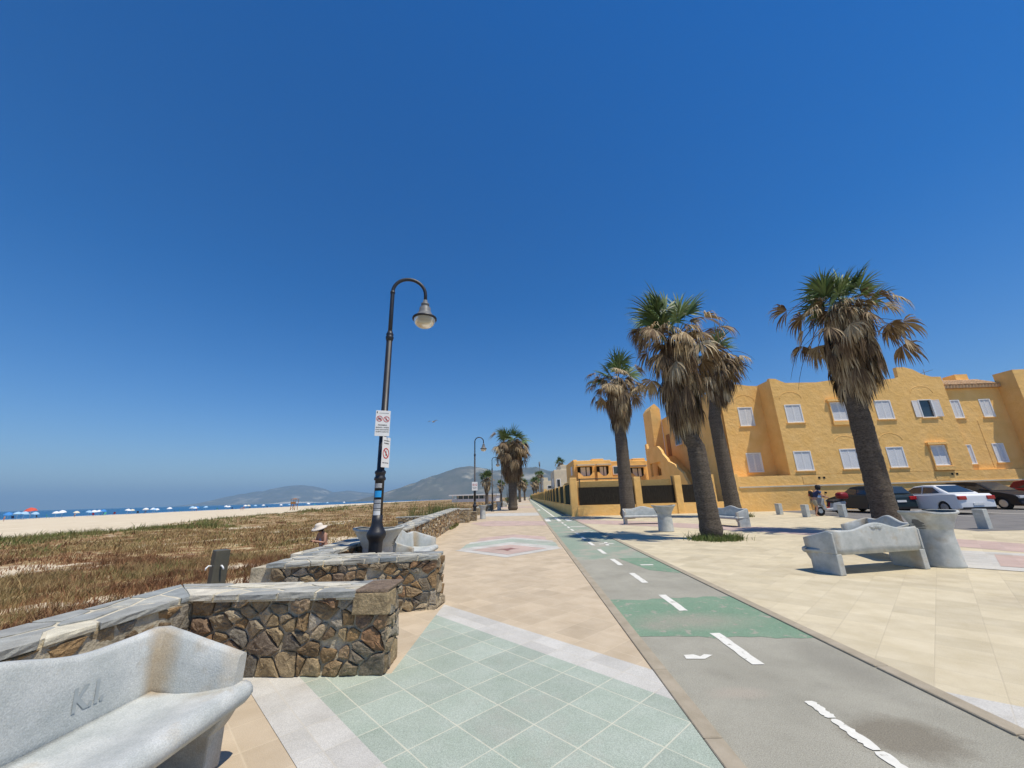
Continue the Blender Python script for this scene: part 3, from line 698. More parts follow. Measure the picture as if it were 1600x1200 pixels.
# short spur closing the second bay
wall_thing('low rubble spur beside the second lamp post', [(-4.3, 25.7, -3.75, 26.0, 0, .8, .25, .15, 71), (-3.75, 26.0, -3.78, 27.0, 0, .8, .25, .15, 72), (-4.9, 27.6, -3.4, 27.7, 0, .62, .25, .14, 73)],
    [((-4.35, 25.65), (-3.72, 25.95), (-3.75, 27.0), (-4.8, 26.9), .8, .5, .3, 74)],
    [([(-4.8, 25.6), (-4.3, 25.72), (-3.77, 26.02), (-3.8, 27.0), (-4.8, 27.0)], -1.2, .8), ([(-4.9, 27.62), (-3.42, 27.72), (-3.42, 28.0), (-4.9, 28.0)], -1.2, .62)], (-4.2, 26, 0), 'stone_far')
# parallel outer wall at the beach access
wall_thing('pale rubble wall out on the dune side beyond the long wall', [(-7.2, 22.5, -4.75, 23.6, -1, .55, .3, .16, 81)],
    [((-7.3, 22.45), (-4.7, 23.55), (-4.8, 24.1), (-7.4, 23.0), .55, .5, .3, 82)], [([(-7.2, 22.53), (-4.78, 23.6), (-4.9, 24.05), (-7.35, 23.0)], -1.3, .55)], (-6, 23, 0), 'stone_far')
segs4 = []; cops4 = []; cores4 = []
for (a_, b_) in ((29.5, 33), (36.5, 44), (48, 60), (64, 90)):
    z_ = 0.62; segs4.append((-4.35, a_, -4.5, b_, 0, z_, .35, .17, int(a_))); segs4.append((-4.85, a_, -4.35, a_, 0, z_, .3, .17, int(a_) + 1))
    cops4.append(((-4.33, a_), (-4.48, b_), (-4.95, b_), (-4.88, a_), z_, .6, .3, int(a_) + 2)); cores4.append(([(-4.37, a_ + .02), (-4.52, b_), (-4.92, b_), (-4.86, a_ + .02)], -1.2, z_))
for i in range(4):
    wall_thing(['rubble wall section just past the second lamp post', 'rubble wall section beside the third lamp post', 'distant rubble wall section past the third lamp post', 'farthest rubble wall section along the promenade'][i],
               segs4[2 * i:2 * i + 2], [cops4[i]], [cores4[i]], (-4.5, (29.5, 36.5, 48, 64)[i], 0), 'stone_far')

# ------------------------------------------------------------------ benches
def make_bench():
    root = empty('bench')
    # back and wings: one continuous winged shell. plan path (x,y,top)
    path = []
    half = [(0.955, -0.10, 0.595), (0.96, 0.02, 0.63), (0.965, 0.17, 0.672), (0.968, 0.30, 0.712), (0.968, 0.425, 0.750), (0.945, 0.452, 0.757), (0.90, 0.455, 0.755), (0.82, 0.455, 0.75)]
    for x, y, t in half: path.append((-x, y, t))
    for i in range(1, 24):
        x = lerp(-0.82, 0.82, i / 24); h = 0.74 + 0.12 * (0.5 + 0.5 * math.cos(PI * min(1, abs(x) / 0.62))) + 0.01 * (abs(x) / .82) ** 2
        path.append((x, 0.455 + 0.015 * (1 - (x / .82) ** 2), h))
    for x, y, t in half[::-1]: path.append((x, y, t))
    rows = []
    n = len(path)
    for i, (x, y, top) in enumerate(path):
        a_ = path[max(0, i - 1)]; b_ = path[min(n - 1, i + 1)]
        d = Vector((b_[0] - a_[0], b_[1] - a_[1], 0)).normalized(); o_ = Vector((-d.y, d.x, 0))   # outward
        zb = 0.335; sec = []
        prof = [(-0.045, 0.0), (-0.038, 0.25), (-0.026, 0.6), (-0.012, 0.93), (0.002, 0.985), (0.035, 1.0), (0.048, 0.975), (0.053, 0.93), (0.05, 0.6), (0.045, 0.25), (0.042, 0.0)]
        for (oo, t) in prof:
            q = Vector((x, y, lerp(zb, top, t))) + o_ * oo; sec.append((q.x, q.y, q.z))
        rows.append(sec)
    mb = MB(); mb.rings(rows, closed=True, smooth=True); bk = mb.build('backrest', M['concrete'], root)
    # seat
    mb = MB(); rows = []
    for x, sc in ((-1.05, 0.4), (-1.035, 0.85), (-0.99, 1), (0.99, 1), (1.035, .85), (1.05, .4)):
        zc = 0.375; sec = []
        pts = [(0.44, 0.335), (0.0, 0.335), (-0.05, 0.318), (-0.10, 0.312), (-0.145, 0.325), (-0.168, 0.36), (-0.165, 0.395), (-0.14, 0.425), (-0.10, 0.438), (-0.04, 0.428), (0.10, 0.408), (0.25, 0.40), (0.38, 0.408), (0.44, 0.42)]
        for y, z in pts:
            yy = y if abs(x) <= 1.0 else min(y, -0.02)
            sec.append((x, lerp(-0.1, yy, sc) if abs(x) > 1.0 else yy, lerp(zc, z, sc)))
        rows.append(sec)
    mb.rings(rows, smooth=True); st = mb.build('seat', M['concrete'], root); st.data.polygons.foreach_set('use_smooth', [len(p.vertices) == 4 for p in st.data.polygons])
    for s in (-1, 1):
        mb = MB(); x0, x1 = sorted((s * 0.885, s * 1.012))
        mb.prism([(-0.03, 0.0), (0.508, 0.0), (0.508, 0.35), (-0.10, 0.35), (-0.10, 0.31), (-0.06, 0.24), (-0.03, 0.2)], x0, x1, ax='x'); x0, x1 = sorted((s * 0.972, s * 1.012))
        mb.prism([(-0.10, 0.351), (0.508, 0.351), (0.508, 0.715), (0.42, 0.725), (0.30, 0.69), (-0.09, 0.575)], x0, x1, ax='x'); bevel(mb.build('leg_panel', M['concrete'], root), 0.012, 2)
    # shallow scallop ornament at the top of the outer back
    mb = MB(); q = random.Random(3)
    for i in range(15):
        a = lerp(-1.25, 1.25, i / 14); r_ = 0.075 + 0.02 * (i % 2); cxp = math.sin(a) * r_ * 1.9; czp = 0.775 - 0.02 + math.cos(a) * 0.03 - (0.04 if i % 3 == 0 else 0)
        mb.tube([(cxp * .25, 0.516, 0.765), (cxp * .6, 0.522, (0.765 + czp + .03) / 2), (cxp, 0.516, czp + .03)], [0.008, 0.016, 0.006], 6)
    mb.build('scallop_ornament', M['concrete'], root)
    return root
bench = make_bench()
def put(o, loc, rz, label, cat=None, group=None):
    o.location = loc; o.rotation_euler = (0, 0, rz); tag(o, label, cat, group); return o
GB = 'cast concrete winged benches'
put(bench, (-1.93, 1.79, 0), R(90), 'large pale concrete bench in the near left corner with scratched letters on its back', 'bench', GB)
put(copy_tree(bench), (6.40, 8.40, 0), R(192.5), 'concrete bench seen from behind, scallop relief on its back, beside the big litter bin', 'bench', GB)
put(copy_tree(bench), (7.92, 9.92, 0), R(252), 'concrete bench turned sideways, half hidden behind the bench with the scallop relief', 'bench', GB)
put(copy_tree(bench), (-2.36, 9.12, 0), R(90), 'white sunlit concrete bench behind the lamp post and the stone wall', 'bench', GB)
put(copy_tree(bench), (6.0, 20.9, 0), R(-4), 'pale concrete bench in front of the leftmost palm of the plaza', 'bench', GB)
put(copy_tree(bench), (8.85, 18.7, 0), R(-78), 'concrete bench partly hidden behind the nearest palm trunk', 'bench', GB)
put(copy_tree(bench), (-3.3, 66.0, 0), R(90), 'tiny far pale bench by the walls down the promenade', 'bench', GB)
# K.I. scratched into the near bench
M['scratch'] = mat('scratched_mark', (0.30, 0.33, 0.33), (0.36, 0.39, 0.39), scale=30, rough=0.9)
gk = textmesh('scratched_letters', 'K.I.', 0.15, M['scratch'], bench, (0.56, 0.4262, 0.50), (R(84.3), 0, R(-1.2)), bold=0.004)
gk.scale = (0.8, 1, 1)

# ------------------------------------------------------------------ litter bins
def make_bin():
    root = empty('litter_bin')
    def ring(z, rx, ry, p=2.3, dip=0.0, n=40):
        o = []
        for j in range(n):
            a = 2 * PI * j / n; c, s = math.cos(a), math.sin(a)
            x = rx * math.copysign(abs(c) ** (2 / p), c); y = ry * math.copysign(abs(s) ** (2 / p), s)
            o.append((x, y, z - dip * max(0, abs(s) - 0.55) ** 1.0 * 2))
        return o
    prof = [(0.0, .30, .30), (0.03, .305, .305), (0.05, .30, .30), (0.3, .285, .285), (0.55, .272, .272), (0.66, .27, .27), (0.70, .285, .28), (0.705, .292, .284), (0.73, .294, .285), (0.735, .303, .288), (0.76, .306, .29),
            (0.765, .315, .293), (0.79, .32, .295), (0.86, .36, .31), (0.93, .405, .325), (0.975, .435, .335), (0.985, .455, .35), (1.015, .46, .352), (1.025, .45, .345), (1.02, .42, .32)]
    mb = MB(); mb.rings([ring(z, rx, ry, 2 + 0.9 * min(1, max(0, z - .6) / .3), 0.035 if z > .97 else 0) for z, rx, ry in prof], cap1=False)
    mb.build('bin_body', M['concrete'], root)
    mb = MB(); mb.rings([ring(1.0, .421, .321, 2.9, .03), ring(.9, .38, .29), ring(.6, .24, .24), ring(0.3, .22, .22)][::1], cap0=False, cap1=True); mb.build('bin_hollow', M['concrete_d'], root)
    return root
binp = make_bin(); GN = 'cast concrete litter bins'
put(binp, (8.02, 8.40, 0), R(10), 'large flared concrete litter bin touching the end of the bench with the scallop relief', 'litter bin', GN)
put(copy_tree(binp), (-2.82, 7.72, 0), R(4), 'flared concrete litter bin right behind the near lamp post', 'litter bin', GN)
put(copy_tree(binp), (5.60, 16.75, 0), R(-8), 'flared concrete litter bin between the plaza palms, in front of the far bench', 'litter bin', GN)
b4 = put(copy_tree(binp), (-3.25, 30.0, 0), 0, 'litter bin standing at the foot of the second lamp post', 'litter bin', GN); b4.scale = (0.72, 0.9, 0.98)
b5 = put(copy_tree(binp), (-3.25, 48.0, 0), 0, 'far pale litter bin past the third lamp post', 'litter bin', GN); b5.scale = (0.8, 0.9, 1)

# ------------------------------------------------------------------ lamp posts
def make_lamp():
    root = empty('street_lamp')
    mb = MB()
    mb.lathe([(.19, 0), (.19, .04), (.15, .07), (.135, .10), (.118, .14), (.112, .45), (.118, .80), (.128, .85), (.150, .88), (.165, .92), (.165, .96), (.150, .99), (.122, 1.04), (.102, 1.09), (.095, 1.14), (.09, 1.26)], 16, flute=0.03)
    mb.build('lamp_base', M['black'], root)
    mb = MB()
    mb.lathe([(.082, 1.24), (.080, 1.85), (.10, 1.86), (.10, 1.90), (.083, 1.92), (.083, 1.96), (.096, 1.98), (.096, 2.01), (.066, 2.04), (.058, 4.60)], 18, flute=0.035)
    mb.lathe([(.055, 4.55), (.075, 4.62), (.078, 4.66), (.06, 4.68), (.075, 4.71), (.06, 4.74), (.05, 4.78)], 18)
    mb.build('pole', M['black'], root)
    mb = MB(); pth = [(0, 0, 4.7), (0, 0, 5.2), (0, 0, 5.65)]
    for i in range(1, 15):
        a = PI * i / 14; pth.append((0.335 - 0.335 * math.cos(a), 0, 5.68 + 0.335 * math.sin(a)))
    pth.append((0.67, 0, 5.52)); mb.tube(pth, [0.042] * 3 + [0.036] * 15, 10)
    mb.lathe([(.045, 5.63), (.05, 5.66), (.045, 5.69)], 12); mb.build('arm', M['black'], root)
    mb = MB(); mb.lathe([(.045, 5.56), (.05, 5.50), (.085, 5.48), (.085, 5.44), (.07, 5.43), (.115, 5.38), (.12, 5.30), (.165, 5.22), (.225, 5.155)], 24, at=(.67, 0, 0), cap1=False); hd = mb.build('lamp_head', M['lampgrey'], root)
    mb = MB(); mb.lathe([(.225, 5.16), (.25, 5.15), (.252, 5.115), (.225, 5.11)], 24, at=(.67, 0, 0), cap0=False, cap1=False); mb.build('rim', M['black'], hd)
    mb = MB(); mb.lathe([(.222, 5.12), (.215, 5.06), (.185, 5.00), (.13, 4.955), (.06, 4.935), (.005, 4.93)], 24, at=(.67, 0, 0), cap0=False); mb.build('glass_bowl', M['glass_bowl'], hd)
    return root
lamp = make_lamp(); GL = 'black arched street lamps along the promenade'
put(lamp, (-2.63, 7.08, 0), R(18), 'nearest black street lamp with arched arm, carrying two white signs', 'street lamp', GL)
LY = [29.7, 45.5, 63, 82, 101, 122, 146, 175]
ordn = ['second', 'third', 'fourth', 'fifth', 'sixth', 'seventh', 'eighth', 'ninth']
for i, y in enumerate(LY):
    put(copy_tree(lamp), (-3.78 - 0.001 * y, y, 0), R(8), '%s black street lamp from the camera, %s' % (ordn[i], ('with one small white sign' if i == 0 else 'further down the left side of the promenade')), 'street lamp', GL)
# stickers only on the nearest one
for z0, z1, mt in ((1.56, 1.67, 'blue'), (1.46, 1.52, 'stgrey'), (1.37, 1.45, 'stgrey'), (1.26, 1.33, 'signwhite'), (1.34, 1.355, 'signwhite'), (1.72, 1.80, 'stgrey')):
    mb = MB(); rr = []
    for a in np.linspace(R(-150), R(-60), 7): rr.append([(0.0855 * math.cos(a), 0.0855 * math.sin(a), z0), (0.0855 * math.cos(a), 0.0855 * math.sin(a), z1)])
    mb.rings(rr, closed=False, cap0=False, cap1=False); mb.build('sticker', M[mt], lamp)

def sign(loc, rz, w_, h_, label, lines, icons, tilt=0):
    root = empty('sign', loc, rz, label, 'sign'); root.rotation_euler = (0, tilt, rz)
    mb = MB(); mb.box(-w_ / 2, w_ / 2, -0.004, 0.0, -h_ / 2, h_ / 2); bevel(mb.build('panel', M['signwhite'], root), 0.002, 1)
    for zb in (-h_ * .3, h_ * .3): mb = MB(); mb.box(-.03, .03, 0.001, 0.05, zb, zb + .03); mb.build('bracket', M['black'], root)
    for (t, sz, z) in lines:
        textmesh('lettering', t, sz, M['ink'], root, (0, -0.0065, z), (R(90), 0, 0), bold=0.0008)
    for (cx_, cz_, r_, kind) in icons:
        mb = MB(); rr = []
        for k in range(33):
            a = 2 * PI * k / 32; rr.append([(cx_ + r_ * math.cos(a), -0.0075, cz_ + r_ * math.sin(a)), (cx_ + r_ * .82 * math.cos(a), -0.0075, cz_ + r_ * .82 * math.sin(a))])
        mb.rings(rr, closed=False, cap0=False, cap1=False, smooth=False)
        d = r_ * .64; e_ = r_ * .07
        mb.add([(cx_ - d - e_, -.0075, cz_ + d - e_), (cx_ - d + e_, -.0075, cz_ + d + e_), (cx_ + d + e_, -.0075, cz_ - d + e_), (cx_ + d - e_, -.0075, cz_ - d - e_)], [(0, 1, 2, 3)])
        mb.build('prohibition_ring', M['red'], root)
        mb = MB(); y_ = -.0062
        def seg(x0, z0, x1, z1, t=.006): 
            dx, dz = x1 - x0, z1 - z0; l = math.hypot(dx, dz); nx, nz = -dz / l * t / 2, dx / l * t / 2
            mb.add([(x0 + nx, y_, z0 + nz), (x1 + nx, y_, z1 + nz), (x1 - nx, y_, z1 - nz), (x0 - nx, y_, z0 - nz)], [(0, 1, 2, 3)])
        if kind == 'bike':
            for sx in (-1, 1):
                for k in range(12):
                    a, b_ = 2 * PI * k / 12, 2 * PI * (k + 1) / 12; rr_ = r_ * .26
                    seg(cx_ + sx * r_ * .34 + rr_ * math.cos(a), cz_ - r_ * .18 + rr_ * math.sin(a), cx_ + sx * r_ * .34 + rr_ * math.cos(b_), cz_ - r_ * .18 + rr_ * math.sin(b_))
            seg(cx_ - r_ * .34, cz_ - r_ * .18, cx_ - r_ * .1, cz_ + r_ * .25); seg(cx_ - r_ * .1, cz_ + r_ * .25, cx_ + r_ * .25, cz_ + r_ * .25); seg(cx_ + r_ * .34, cz_ - r_ * .18, cx_ + r_ * .2, cz_ + r_ * .42); seg(cx_, cz_ - r_ * .18, cx_ + r_ * .25, cz_ + r_ * .25)
        elif kind == 'skate':
            seg(cx_ - r_ * .1, cz_ + r_ * .45, cx_ - r_ * .15, cz_ - r_ * .2, .012); seg(cx_ - r_ * .2, cz_ - r_ * .2, cx_ + r_ * .35, cz_ - r_ * .25, .01)
            for k in (-.15, .1, .35): seg(cx_ + r_ * k - .004, cz_ - r_ * .38, cx_ + r_ * k + .004, cz_ - r_ * .38, .01)
        else:
            seg(cx_, cz_ + r_ * .5, cx_ + r_ * .05, cz_ - r_ * .05, .014); seg(cx_, cz_ - r_ * .05, cx_ - r_ * .2, cz_ - r_ * .5, .01); seg(cx_, cz_ - r_ * .05, cx_ + r_ * .22, cz_ - r_ * .5, .01); seg(cx_ - r_ * .2, cz_ + r_ * .2, cx_ + r_ * .25, cz_ + r_ * .1, .008)
        mb.build('pictogram', M['ink'], root)
    return root
lx0, ly0 = -2.63, 7.08
sg = sign((lx0 + 0.015, ly0 - 0.10, 2.88), R(24), 0.26, 0.48, 'white sign with two red prohibition rings on the nearest lamp post, the upper one',
     [('PROHIBIDO', 0.030, -0.045), ('BICICLETA - PATINES', 0.0245, -0.088), ('POR EL PASEO MARITIMO', 0.0205, -0.128), ('EXCEPTO CARRIL BICI', 0.0225, -0.168)],
     [(-0.062, 0.085, 0.054, 'bike'), (0.062, 0.078, 0.054, 'skate')])
mb = MB(); mb.box(-.115, -.10, -.0062, -.0050, .185, .215); mb.box(-.111, -.104, -.0064, -.0050, .215, .223); mb.box(-.07, .10, -.0062, -.0050, .188, .192); mb.build('crest', M['ink'], sg)
sign((lx0 + 0.09, ly0 - 0.05, 2.35), R(75), 0.24, 0.55, 'narrow pale sign turned sideways under the two ring sign, with one red ring', [('AYUNTAMIENTO', 0.022, 0.20), ('PROHIBIDO', 0.028, 0.15), ('ZONA PEATONAL', 0.022, -0.2)], [(0, -0.02, 0.095, 'walk')])
sign((-3.80, 29.58, 2.35), R(12), 0.42, 0.62, 'small white notice on the second lamp post', [('PROHIBIDO', 0.06, -0.1), ('BICICLETA', 0.05, -0.18)], [(-.09, .1, .08, 'bike'), (.1, .1, .08, 'skate')])

# foot wash post
pr = empty('shower_post', (-4.62, 6.12, 0), R(-38), 'dark brown square foot wash post with two small white taps behind the near wall', 'shower post')
mb = MB(); mb.prism([(-.095, -.09), (.095, -.09), (.105, .09), (-.105, .09)], -0.3, 0.855); bevel(mb.build('post_body', M['post'], pr), 0.008, 2)
for dx in (-.055,):
    for fx, fy, rz in ((0, -.10, 0), (.105, 0, 90)):
        mb = MB(); Mx = Matrix.Translation((fx, fy, .64)) @ Matrix.Rotation(R(rz), 4, 'Z')
        mb.tube([Mx @ Vector((0, .01, .0)), Mx @ Vector((0, -.03, .005)), Mx @ Vector((0.012, -.06, -.02)), Mx @ Vector((.02, -.065, -.045))], [.013, .012, .011, .009], 8); mb.build('tap', M['signwhite'], pr)

# ------------------------------------------------------------------ palms
def fan_leaf(mb, org, az_, elv, pet, Rf, q, nseg=22, spread=105, droop=0.4, mi=0, tint=(0.3, 0.8), roll=0.0, pw=0.022, hang=0.0, ragged=0.0):
    """petiole arching from org, then a pleated fan whose segments split and hang"""
    d = Vector((math.cos(az_) * math.cos(elv), math.sin(az_) * math.cos(elv), math.sin(elv)))
    side = Vector((-math.sin(az_), math.cos(az_), 0)); P = [Vector(org)]; g = Vector((0, 0, -1)); dd = d.copy()
    for i in range(4):
        dd = (dd + g * (droop * 0.12 + hang * 0.13)).normalized(); P.append(P[-1] + dd * pet / 4)
    mb.tube(P, [pw, pw * .8, pw * .6, pw * .5, pw * .35], 4, mi, tint=0.35, smooth=False, cap=False)
    ax = (dd + g * hang * 0.35).normalized(); sd = (side - ax * side.dot(ax)).normalized(); nrm = ax.cross(sd).normalized()
    if roll: Mr = Matrix.Rotation(roll, 3, ax); sd = Mr @ sd; nrm = Mr @ nrm
    tip = P[-1]; dth = R(2 * spread / nseg) * .5
    for k in range(nseg):
        if ragged and q.random() < ragged * .3: continue
        th = R(lerp(-spread, spread, (k + .5) / nseg) + q.uniform(-2, 2)); L_ = Rf * (0.70 + 0.30 * math.cos(th * .8)) * q.uniform(.80, 1.10)
        r0 = ax * math.cos(th) + sd * math.sin(th); wd = nrm.cross(r0).normalized()
        cur = tip.copy(); dv = r0.copy(); tv = q.uniform(*tint); L5 = []; prev = 0; jr = q.uniform(.7, 1.35)
        for j, (t, wf) in enumerate(((0.03, .05), (0.36, .80), (0.60, .62), (0.82, .30), (1.0, .02))):
            st = (t - prev) * L_; prev = t
            if j: dv = (dv + g * (droop * (0.06, .22, .45, .7)[j - 1] + hang * (.10, .35, .75, 1.0)[j - 1]) * jr).normalized()
            cur = cur + dv * st; ww = 0.36 * Rf * math.sin(dth) * 1.9 * wf
            pl = nrm * (0.35 * ww if k % 2 else -0.35 * ww)
            L5.append((cur + wd * ww + pl, cur - wd * ww - pl))
        o = len(mb.v)
        for a_, b_ in L5: mb.v.append(tuple(a_)); mb.v.append(tuple(b_))
        for j in range(4):
            mb.f.append((o + 2 * j, o + 2 * j + 1, o + 2 * j + 3, o + 2 * j + 2)); mb.m.append(mi); mb.t.append(min(1, max(0, tv + q.uniform(-.08, .08) + .06 * j))); mb.sm.append(False)
def make_palm(axis, r0, r1, skirt_z, crown_z, seed, n_green=16, n_dry=16, n_skirt=70, Rf=1.15, pet=1.25, skirt_r=1.0, green_bias=None, dry_len=1.0, lod=1.0, dry_bias=None):
    """axis: list of (x,y,z) centre line relative to the base; skirt_z (bottom, top); crown_z centre of crown"""
    q = random.Random(seed); root = empty('palm_tree')
    zs = [p[2] for p in axis]; AX = lambda z: (interp(z, zs, [p[0] for p in axis]), interp(z, zs, [p[1] for p in axis]))
    mb = MB(); rs = []; tn = []; nz = int(48 * lod) + 10; zt = crown_z - .35
    for i in range(nz * 2):
        z = (i / (nz * 2 - 1)) * zt - 0.05; t = z / zt
        r = lerp(r0, r1, min(1, max(0, t)) ** 0.8)
        if z > skirt_z[1] - .3: r *= .7
        if z < 0.55: r *= lerp(.72, 1.09, math.sin(max(0, z + .05) / 0.4 * PI / 2)) if z < .35 else lerp(1.09, 1.0, (z - .35) / .2)
        r *= 1 + q.uniform(-.018, .018); x, y = AX(z)
        rs.append([(x + r * math.cos(2 * PI * j / 22) * (1 + .02 * math.sin(j * 3 + i * .7) + q.uniform(-.022, .022)), y + r * (1 + q.uniform(-.022, .022)) * math.sin(2 * PI * j / 22), z + .012 * math.sin(j * 2.3 + i)) for j in range(22)]); tn.append(q.random())
    mb.rings(rs, tints=tn, cap0=False); mb.build('trunk', M['trunk'], root)
    # dead skirt: fans hanging straight down, overlapping like thatch
    mb = MB(); zlo = skirt_z[0] + Rf * .80
    for i in range(n_skirt):
        t = (i / (n_skirt - 1)) ** .85; z = lerp(zlo, crown_z - .15, t); x, y = AX(z); a_ = i * 2.39996 + q.uniform(-.35, .35)
        rad = skirt_r * (lerp(.55, 1.0, min(1, t * 2.2)) if t < .5 else lerp(1.0, .62, (t - .5) * 2)) * q.uniform(.72, 1.15)
        rr_ = r1 * .55; pl_ = max(.18, rad - rr_)
        fan_leaf(mb, (x + math.cos(a_) * rr_, y + math.sin(a_) * rr_, z + .35 * t), a_, R(lerp(-40, 5, t) + q.uniform(-12, 12)), pl_ * 1.05, Rf * q.uniform(.75, 1.05), q, max(9, int(17 * lod)), q.uniform(30, 62), .5, 0,
                 (0.0, .45) if q.random() < .62 else (.45, 1.0), hang=2.6, pw=.024, roll=q.uniform(-.4, .4), ragged=.4)
    mb.build('dead_frond_skirt', M['dry'], root)
    # half dry arms
    mb = MB(); x, y = AX(crown_z)
    for i in range(n_dry):
        a_ = i * 2.39996 + q.uniform(-.4, .4); z = lerp(skirt_z[1] - .2, crown_z, q.random() ** .6)
        if dry_bias is not None and q.random() < .4: a_ = dry_bias + q.uniform(-.6, .6)
        fan_leaf(mb, (x, y, z), a_, R(q.uniform(-25, 48)), pet * q.uniform(.6, 1.2) * dry_len, Rf * q.uniform(.70, 1.0), q, int(24 * lod), q.uniform(50, 95), 1.0, 0, (.10, .70) if q.random() < .6 else (.5, 1.0), roll=q.uniform(-.8, .8), hang=q.uniform(.35, .9), ragged=.8)
    for i in range(int(n_dry * .8)):      # short curled fronds filling the heart of the crown
        a_ = i * 2.39996 + 1.0; fan_leaf(mb, (x, y, crown_z - .1), a_, R(q.uniform(10, 70)), pet * q.uniform(.35, .65), Rf * q.uniform(.6, .85), q, int(20 * lod), q.uniform(50, 90), 1.0, 0, (.2, .95), roll=q.uniform(-.8, .8), hang=q.uniform(.5, 1.3), ragged=.8)
    for i in range(5 if lod == 1 else 0):  # bare trailing stalks
        a_ = q.uniform(0, 2 * PI); p0 = Vector((x, y, crown_z)); pts_ = [p0]; dd = Vector((math.cos(a_), math.sin(a_), q.uniform(-.3, .7))).normalized()
        for k in range(8): dd = (dd + Vector((0, 0, -.22))).normalized(); pts_.append(pts_[-1] + dd * .34 * dry_len)
        mb.tube(pts_, [.014] * 6 + [.010, .008, .004], 4, tint=.1, smooth=False)
    mb.build('dry_frond', M['dry'], root)
    mb = MB()
    for i in range(n_green):
        a_ = i * 2.39996 + q.uniform(-.3, .3); e_ = q.uniform(22, 86)
        if green_bias is not None and q.random() < .55: a_ = green_bias + q.uniform(-.8, .8); e_ = q.uniform(35, 75)
        fan_leaf(mb, (x, y, crown_z - .1), a_, R(e_), pet * q.uniform(.5, .95), Rf * q.uniform(.85, 1.1), q, int(30 * lod), q.uniform(75, 120), .38, 0, (.0, 1.0), roll=q.uniform(-1.0, 1.0), hang=q.uniform(0, .12), ragged=.5)
    mb.build('green_frond', M['leaf'], root)
    return root
def pal(o, loc, label, group='washingtonia palms', sc=1.0, rz=0):
    o.location = loc; o.scale = (sc,) * 3; o.rotation_euler = (0, 0, rz); return tag(o, label, 'palm tree', group)
p2 = pal(make_palm([(0, 0, 0), (-.06, 0, 3), (-.36, 0, 3.7), (-.30, 0, 5.2), (-.1, 0, 7.2), (0.1, 0, 9)], .335, .25, (3.55, 6.7), 7.2, 21, n_green=20, n_dry=24, n_skirt=130, Rf=1.15, pet=1.5, skirt_r=.85, dry_bias=R(185), green_bias=R(150)), (6.04, 13.7, 0), 'nearest palm of the plaza, thick ragged trunk with grass at its foot')
p1 = pal(make_palm([(0, 0, 0), (.05, 0, 6), (.3, 0, 11)], .48, .33, (5.6, 8.6), 9.1, 5, n_green=11, n_dry=30, n_skirt=120, Rf=1.3, pet=1.5, skirt_r=.95, dry_len=1.1), (6.45, 26.0, 0), 'leftmost palm of the plaza group, dry bushy crown, in front of the yellow fence')
p3 = pal(make_palm([(0, 0, 0), (-.15, 0, 6), (.4, 0, 8.5), (1.1, 0, 11.5)], .46, .31, (6.6, 9.3), 10.0, 9, n_green=9, n_dry=28, n_skirt=100, Rf=1.4, pet=1.45, skirt_r=.9, green_bias=R(120)), (12.25, 24.4, 0), 'palm behind the nearest one, its trunk against the corner of the ochre building')
p4 = pal(make_palm([(0, 0, 0), (.1, 0, 4.9), (.45, 0, 7), (.75, 0, 9.2)], .385, .26, (4.75, 7.5), 8.25, 14, n_green=19, n_dry=30, n_skirt=150, Rf=1.1, pet=1.2, skirt_r=1.05, dry_len=1.35), (11.97, 14.0, 0), 'big rightmost palm rising behind the concrete benches before the parked cars')
p5 = pal(make_palm([(0, 0, 0), (.05, 0, 4), (-.05, 0, 9)], .56, .42, (3.6, 7.2), 7.9, 33, n_green=12, n_dry=44, n_skirt=140, Rf=1.6, pet=1.6, skirt_r=1.6, dry_len=1.25), (-1.6, 47.5, 0), 'bushy palm standing alone in the middle of the promenade')
small = make_palm([(0, 0, 0), (0, 0, 5), (.1, 0, 9)], .42, .3, (3.4, 5.9), 6.4, 55, n_green=18, n_dry=16, n_skirt=50, Rf=1.4, pet=1.3, skirt_r=1.0, lod=.5)
thin = make_palm([(0, 0, 0), (0.1, 0, 6), (.2, 0, 12)], .26, .2, (9.0, 9.8), 10.2, 66, n_green=16, n_dry=10, n_skirt=12, Rf=1.2, pet=1.1, skirt_r=.5, lod=.5)
pal(small, (-10.2, 104, -0.7), 'distant palm left of the second lamp post, on the dune side', sc=1.12)
for (x, y, s_, src, lb) in ((-9.9, 158, 1.0, small, 'small far palm between the third and fourth lamp posts'), (-1.9, 120, 1.05, small, 'far palm peeking out right of the lone promenade palm'),
                            (-0.6, 165, 1.05, small, 'far promenade palm nearest to the vanishing point'), (5.0, 250, 1.5, small, 'far bushy palm over the end of the yellow fence'), (5.2, 200, 1.35, small, 'bushy palm just above the far stretch of yellow fence'),
                            (6.6, 205, 1.2, thin, 'taller slim palm behind the far fence, left of a pair'), (6.4, 165, 1.0, thin, 'slim palm behind the far fence, right of a pair'), (8.6, 98, .92, thin, 'slim palm standing clear above the cream houses')):
    pal(thin if (src is thin and not thin.get('label')) else copy_tree(src), (x, y, 0), lb, sc=s_, rz=x * 2.1)

